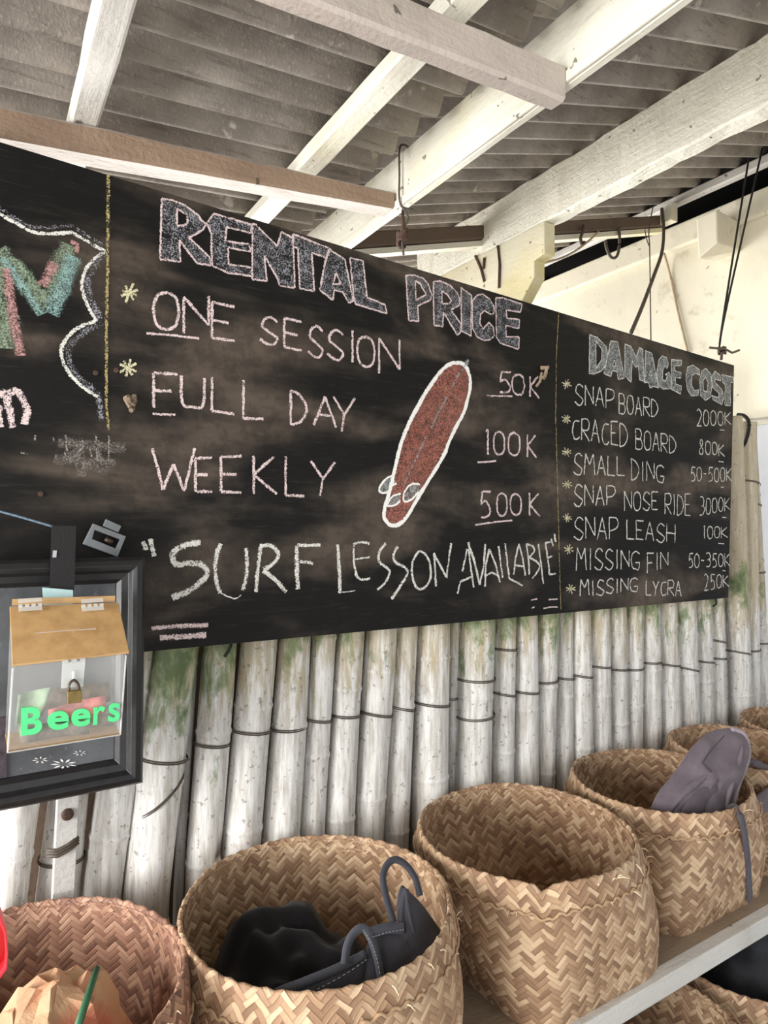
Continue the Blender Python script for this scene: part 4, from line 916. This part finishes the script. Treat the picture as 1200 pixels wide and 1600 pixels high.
# ------------------------------------------------------------------ baskets
def basket(label, cx, cy, rx, ry, zr_, zb, bx_=0, by_=0, hb=(.22, .22), seed=0, mat='weave', rim=None, rot=0, tilt=(0, 0), fibres=8, slump=.006, sq=5.0):
    rnd = random.Random(seed); root = empty('woven_basket', (cx+bx_, cy+by_, zb), label, 'basket', None)
    N = 120; H = zr_-zb
    def ring(t, shr=0.0, ang=None):    # t 0 base .. 1 rim
        out = []
        e = 2+(sq-2)*(1-t)**1.3
        for i in range(N):
            th = 2*math.pi*i/N; c, s_ = math.cos(th), math.sin(th)
            r = 1/((abs(c)**e+abs(s_)**e)**(1/e))
            ax = hb[0]+(rx-hb[0])*t; ay = hb[1]+(ry-hb[1])*t
            x = c*r*ax; y = s_*r*ay
            b = .012*math.sin(math.pi*t)
            k = 1 + (b-shr)/max(.05, math.hypot(x, y)); x *= k; y *= k
            x += slump*mnoise.noise(Vector((c*1.3, s_*1.3, t*1.5+seed*7.1))); y += slump*mnoise.noise(Vector((c*1.3+9, s_*1.3, t*1.5+seed*7.1)))
            xr = x*math.cos(rot)-y*math.sin(rot); yr = x*math.sin(rot)+y*math.cos(rot)
            z = zb+H*t + t*t*(tilt[0]*x+tilt[1]*y + slump*1.2*mnoise.noise(Vector((c*1.5, s_*1.5, 3+seed*3.3))) + (rim(th) if rim else 0))
            out.append(Vector((cx+bx_*(1-t)+xr, cy+by_*(1-t)+yr, z)))
        return out
    C = 2*math.pi*(rx+ry)/2
    def skin(m, rings, vs0):
        b = 0; pts = []; uv = []
        for rg, v in zip(rings, vs0):
            for i in range(N+1): pts.append(rg[i % N]); uv.append((C*i/N, v))
        fs = [(j*(N+1)+i, j*(N+1)+i+1, (j+1)*(N+1)+i+1, (j+1)*(N+1)+i) for j in range(len(rings)-1) for i in range(N)]
        m.add(pts, fs, uv)
    K = 14; m = MB()
    outer = [ring(t/K) for t in range(K+1)]; inner = [ring(t/K, .006) for t in range(K, -1, -1)]
    for rg in inner[-1:]:
        for p in rg: p.z += .005
    skin(m, outer, [H*t/K for t in range(K+1)]); skin(m, inner, [H*t/K for t in range(K, -1, -1)])
    for rg, z in ((outer[0], 0), (inner[-1], .005)):
        c = sum(rg, Vector())/N; m.add([c]+rg, [(0, i+1, (i+1) % N+1) for i in range(N)], [(p.x, p.y) for p in [c]+rg])
    o = m.build('body', M[mat], root, smooth=True)
    # folded-over rim band
    m = MB(); top = ring(1.0); d = []
    zdrop = .048
    prof = [(-.006, 0, 1-.10), (-.0065, .002, .97), (-.004, .006, 1.0), (0, .008, 1.0), (.004, .006, 1.0), (.0065, 0, .985), (.0065, 0, 1-.5*zdrop/H), (.0075, 0, 1-zdrop/H), (.005, 0, 1-(zdrop+.004)/H), (.001, 0, 1-(zdrop+.004)/H)]
    rings = []; acc = []; L = 0
    for k, (off, dz, t) in enumerate(prof):
        rg = ring(t, -off)
        if k:
            for i in range(N):
                zig = .0022*math.sin(i*math.pi*2/2.5+seed) if 1 < k < 6 else (.003*math.sin(i*2*math.pi/3+1.3*seed)+.002*rnd.uniform(-1, 1) if k >= 7 else 0)
                rg[i].z += dz+zig*(1 if k < 7 else 1)
        rings.append(rg); L += 0 if k == 0 else (rings[k][0]-rings[k-1][0]).length; acc.append(L)
    skin(m, rings, [H+.1+a for a in acc]); m.build('rim_band', M[mat], root, smooth=True)
    m = MB(); sg = ring(1-zdrop/H, -.0085); pts = []
    for i in range(N):
        for q in range(2):
            p = sg[i].lerp(sg[(i+1) % N], q/2); pts.append(p+Vector((0, 0, (.0026 if (2*i+q) % 4 < 2 else -.0026)+.004*mnoise.noise(p*30))))
    m.tube(pts, .0030, 5, closed=True); m.build('braided_seam', M['fibre_dull'], root, smooth=True)
    m = MB()
    for i in range(fibres):
        th = rnd.uniform(math.pi*1.0, math.pi*2.1); rg = ring(1-rnd.choice((.02, zdrop/H)), -.008); p = rg[int(th/(2*math.pi)*N) % N]
        dirn = Vector((math.cos(th)+rnd.uniform(-.9, .9), math.sin(th)+rnd.uniform(-.9, .9), rnd.uniform(-.6, .6))).normalized()
        l = rnd.uniform(.008, .026); m.tube([p, p+dirn*l*.5+Vector((0,0,.003)), p+dirn*l], [.0012, .0012, .0004], 4)
    if fibres: m.build('loose_straw', M['fibre'], root)
    return root
def notch(a, w, d): return lambda th: -d*math.exp(-(((th-a+math.pi) % (2*math.pi)-math.pi)/w)**2)
basket('reddish woven basket at the lower left corner holding the crumpled paper bag', .065, 1.20, .252, .255, .80, .5, seed=1, mat='weave_red', hb=(.22, .22), fibres=10)
basket('woven basket holding the black strappy garment, second from the left', .585, 1.178, .262, .262, .80, .5, seed=2, hb=(.225, .215), fibres=10)
basket('empty woven basket with a torn notch in its front rim', 1.155, 1.190, .258, .254, .80, .5, bx_=.045, seed=3, hb=(.232, .224), rim=notch(4.1, .06, .016), fibres=16)
basket('woven basket with the purplish-grey bag and a strap hanging over its rim', 1.715, 1.212, .252, .238, .80, .5, seed=4, hb=(.215, .20), fibres=8, sq=7)
basket('woven basket behind the purplish-grey bag', 2.20, 1.235, .22, .225, .80, .5, seed=5, hb=(.21, .20), fibres=4)
basket('darker woven basket at the far end of the upper shelf by the wall', 2.625, 1.235, .19, .22, .80, .5, seed=6, hb=(.18, .20), fibres=2)
basket('lower shelf woven basket at the bottom edge, left of the shiny black cloth', 1.36, 1.02, .24, .235, .335, .055, seed=7, hb=(.21, .2), fibres=3)
basket('lower shelf woven basket holding the shiny black cloth', 1.90, 1.06, .25, .235, .335, .055, seed=8, hb=(.22, .2), fibres=3)

# ------------------------------------------------------------------ things in the baskets
def mound(name, cx, cy, z0, z1, rx, ry, mat, label, cat, seed=0, lump=.05, freq=7, facet=False, parent=None, peak=(0, 0)):
    m = MB(); NR, NA = (7, 17) if facet else (22, 64); rj = random.Random(seed+3); vs = [Vector((cx+peak[0], cy+peak[1], z1+lump*.5*mnoise.noise(Vector((cx*freq, cy*freq, seed)))))]; 
    for j in range(1, NR+1):
        t = j/NR
        for i in range(NA):
            a = 2*math.pi*i/NA; k = 1-t
            p = Vector((cx+math.cos(a)*rx*t+peak[0]*k, cy+math.sin(a)*ry*t+peak[1]*k, z0+(z1-z0)*math.sqrt(max(0, 1-t**2.4))))
            nz = mnoise.noise(Vector((p.x*freq, p.y*freq, seed*3.1)))+.5*mnoise.noise(Vector((p.x*freq*2.3, p.y*freq*2.3, seed)))
            if facet: nz = rj.uniform(-.45, .45); p.x += rj.uniform(-.012, .012); p.y += rj.uniform(-.012, .012)
            p.z += lump*nz*(1-t**4); vs.append(p)
    fs = [(0, 1+i, 1+(i+1) % NA) for i in range(NA)]
    for j in range(NR-1):
        for i in range(NA): fs.append((1+j*NA+i, 1+(j+1)*NA+i, 1+(j+1)*NA+(i+1) % NA, 1+j*NA+(i+1) % NA))
    fs.append(tuple(1+(NR-1)*NA+i for i in range(NA)))
    m.add(vs, fs); return m.build(name, M[mat], parent, smooth=not facet)
tag(mound('folded_cloth', .54, 1.19, .506, .725, .215, .21, 'cloth_black', '', '', 4, .085, 8, False, None, (.0, .06)), 'black folded cloth lying deep in the basket behind the strappy garment', 'cloth')
def pillow(m, pts, depth, back=None, rings=9, wr=.004, seed=0):
    """pts: closed 3-D outline; a soft two-sided body swelling by depth on both sides"""
    P3 = smooth_pts(pts, True, 5); n = len(P3); c = sum(P3, Vector())/n; nr = Vector()
    for i in range(n): nr += (P3[i]-c).cross(P3[(i+1) % n]-c)
    nr.normalize()
    if nr.y > 0: nr = -nr
    vs = []; fs = []
    for s_ in (1, -1):
        b = len(vs); vs.append(c+nr*depth*s_)
        for j in range(1, rings+1):
            t = j/rings
            for p in P3:
                q_ = c.lerp(p, t); w = depth*math.sqrt(max(0, 1-t**2.2))
                q_ = q_+nr*s_*(w+wr*mnoise.noise(q_*16+Vector((seed, 0, 0)))*(1-t**6)); vs.append(q_)
        for i in range(n): fs.append((b, b+1+i, b+1+(i+1) % n))
        for j in range(rings-1):
            for i in range(n): fs.append((b+1+j*n+i, b+1+(j+1)*n+i, b+1+(j+1)*n+(i+1) % n, b+1+j*n+(i+1) % n))
    m.add(vs, fs)
def strap(m, pts, w, th=.0016, up=None):
    P3 = smooth_pts(pts, False, 6); n = len(P3); vs = []
    for i in range(n):
        t = (P3[min(i+1, n-1)]-P3[max(i-1, 0)]).normalized(); u_ = Vector(up) if up else Vector((0, -1, 0))
        s_ = t.cross(u_).normalized()*w*.5; k = s_.cross(t).normalized()*th
        vs += [P3[i]-s_-k, P3[i]+s_-k, P3[i]+s_+k, P3[i]-s_+k]
    fs = []
    for i in range(n-1):
        for k in range(4): fs.append((4*i+k, 4*i+(k+1) % 4, 4*i+4+(k+1) % 4, 4*i+4+k))
    fs += [(0,1,2,3), (4*n-4, 4*n-3, 4*n-2, 4*n-1)]; m.add(vs, fs)
K7 = (240, 1260, 2.3077)
GP = Vector((.66, 1.03, .76)); GN = Vector((.10, -1, .55)).normalized()
g = lambda s_, d=0: [hit(x, y, GP, GN)+GN*d for x, y in P(s_, *K7)]
ga = empty('strappy_garment', GP-Vector((0, 0, .1)), 'charcoal garment with shoulder straps and white stitching lying in the second basket', 'garment')
m = MB(); pillow(m, g('890,290 925,310 965,350 1010,410 1055,480 1062,520 980,610 880,690 800,720 740,700 755,600 770,500 800,455 880,430'), .016, seed=1, wr=.008); m.build('body', M['cloth_char'], ga, smooth=True)
m = MB(); pillow(m, g('430,680 540,635 660,580 755,525 765,600 740,680 600,740 480,740'), .010, seed=2, wr=.004); m.build('side_panel', M['cloth_char'], ga, smooth=True)
m = MB(); strap(m, g('855,420 832,350 815,260 832,210 860,195 895,212 930,260 948,325', .012), .013, .002, GN); m.build('shoulder_strap', M['cloth_char'], ga, smooth=True)
m = MB(); strap(m, g('880,440 882,380 900,300', .012), .012, .002, GN); strap(m, g('895,300 905,380 925,460', .014), .009, .002, GN); m.build('shoulder_strap', M['cloth_char'], ga, smooth=True)
m = MB(); strap(m, g('672,570 682,505 705,460 740,440 768,480 790,550 808,650', .016), .014, .002, GN); m.build('neck_binding', M['cloth_trim'], ga, smooth=True)
m = MB(); strap(m, g('755,462 820,442 888,440', .014), .018, .002, GN); strap(m, g('430,672 540,630 660,580 752,532', .010), .013, .002, GN); m.build('hem', M['cloth_trim'], ga, smooth=True)
m = MB()
for s_ in ('772,472 830,455 885,446', '738,448 768,500 788,560 802,640', '500,690 590,650 680,600 752,550'):
    q_ = smooth_pts(g(s_, .0185), False, 10)
    for i in range(0, len(q_)-1, 2): m.tube([q_[i], q_[i+1]], .0007, 4)
m.build('stitching', M['thread'], ga)
m = MB(); c = onZ(395, 1540, .735); m.tube([c+Vector((0,0,-.06)), c+Vector((0,0,0)), c+Vector((.0,0,.006))], [.02, .018, .008], 14)
# purplish bag in the fourth basket
BPt = Vector((1.66, 1.10, .82)); BNn = Vector((-.25, -1, .35)).normalized()
h_ = lambda L, d=0: [hit(x, y, BPt, BNn)+BNn*d for x, y in L]
bg_ = empty('cloth_bag', BPt-Vector((0, 0, .15)), 'purplish-grey cloth bag with pale piping sticking up out of the fourth basket', 'bag')
m = MB(); pillow(m, h_([(1000,1330),(1012,1275),(1030,1238),(1060,1198),(1088,1160),(1110,1143),(1138,1138),(1158,1144),(1168,1165),(1166,1195),(1152,1225),(1143,1262),(1140,1330),(1060,1350)]), .035, seed=4, wr=.022); m.build('body', M['cloth_purple'], bg_, smooth=True)
m = MB(); m.tube(smooth_pts(h_([(1140,1139),(1158,1146),(1166,1166),(1164,1192),(1152,1222),(1146,1245),(1141,1268)], .006)), .0075, 8); m.build('piping', M['cloth_pipe'], bg_, smooth=True)
m = MB(); pillow(m, h_([(1050,1268),(1075,1235),(1098,1222),(1108,1232),(1090,1255),(1078,1275)], .034), .008, seed=5); pillow(m, h_([(1096,1214),(1112,1208),(1120,1218),(1108,1228)], .034), .006, seed=6)
m.build('pocket_flap', cloth('dark_purple_cloth', srgb(88, 79, 87)), bg_, smooth=True)
m = MB()
for L in ([(1035,1270),(1060,1238),(1090,1216),(1110,1210)], [(1118,1150),(1098,1172),(1084,1192)], [(1084,1192),(1098,1206),(1112,1212)]): m.tube(smooth_pts(h_(L, .0335)), .0013, 5)
m.build('seam', plain('purple_seam', srgb(62, 55, 62), .9), bg_, smooth=True)
for L in ([(1030,1272),(1052,1244),(1078,1222),(1100,1206)], [(1122,1262),(1130,1225),(1142,1190),(1148,1165)], [(1075,1272),(1092,1250),(1112,1236)]):
    m = MB(); q_ = smooth_pts(h_(L, .029)); m.tube(q_, [.0025+.0065*math.sin(math.pi*i/(len(q_)-1)) for i in range(len(q_))], 8); m.build('fold', M['cloth_purple'], bg_, smooth=True)
m = MB(); strap(m, [onY(1165,1195,1.12), onY(1180,1192,1.10), onY(1210,1210,1.08)], .022, .003); m.build('handle', M['cloth_purple'], bg_, smooth=True)
yo = .972
m = MB(); strap(m, [onY(1135,1264,1.03), onY(1146,1262,.995), onY(1156,1272,yo-.012), onY(1163,1300,yo-.006), onY(1168,1340,yo+.008), onY(1170,1375,yo+.018), onY(1172,1408,yo+.028)], .024, .0016); m.build('long_strap', M['cloth_strap'], bg_, smooth=True, label='slate strap hanging down the outside of the basket')
m = MB(); pillow(m, [onY(1142,1262,1.04), onY(1165,1256,1.04), onY(1192,1236,1.05), onY(1225,1215,1.06), onY(1225,1262,1.05), onY(1190,1270,1.04), onY(1160,1272,1.03)], .008, seed=8); m.build('flap', M['cloth_purple'], bg_, smooth=True)
# paper bag and green stick in the first basket
pb = mound('paper_bag', .115, 1.19, .506, .80, .15, .145, 'paper', '', '', 5, .035, 12, True); tag(pb, 'crumpled brown paper bag in the reddish basket at the lower left', 'paper bag')
s0, s1 = onZ(118, 1615, .815), onZ(152, 1512, .845)
m = MB(); m.tube([s0, s0.lerp(s1, .5), s1], [.0062, .0056, .0046], 8); tag(m.build('green_stick', M['green_stick'], smooth=True), 'dark green stick resting on the crumpled paper bag', 'stick')
# red plastic thing at the left edge
rp = [onY(x, y, 1.0) for x, y in ((-60,1420),(-20,1418),(0,1430),(10,1455),(13,1490),(11,1515),(0,1530),(-30,1545),(-60,1548))]
o = empty('red_container', (.0, 1.0, .95), 'bright red plastic rim at the left edge above the reddish basket', 'container')
m = MB(); ri = [p_.lerp(sum(rp, Vector())/9, .16) for p_ in rp]; dv = Vector((0, .03, 0)); n = 9
vs = rp+ri+[p_+dv for p_ in rp]+[p_+dv for p_ in ri]; fs = []
for k in range(n):
    k2 = (k+1) % n; fs += [(k,k2,n+k2,n+k), (2*n+k2,2*n+k,3*n+k,3*n+k2), (k2,k,2*n+k,2*n+k2), (n+k,n+k2,3*n+k2,3*n+k)]
m.add(vs, fs); m.build('rim', M['red_plastic'], o, bevel=.002)
m = MB(); m.prism([p_+Vector((0,.018,0)) for p_ in ri], (0, .004, 0)); m.build('face', plain('deep_red_plastic', srgb(196, 26, 34), .35, 0, .05, 30, 0), o)
# shiny black cloth on the lower shelf
tag(mound('shiny_cloth', 1.93, 1.08, .062, .40, .21, .20, 'cloth_sheen', '', '', 9, .06, 6), 'shiny black crumpled cloth heaped in the lower shelf basket', 'cloth')
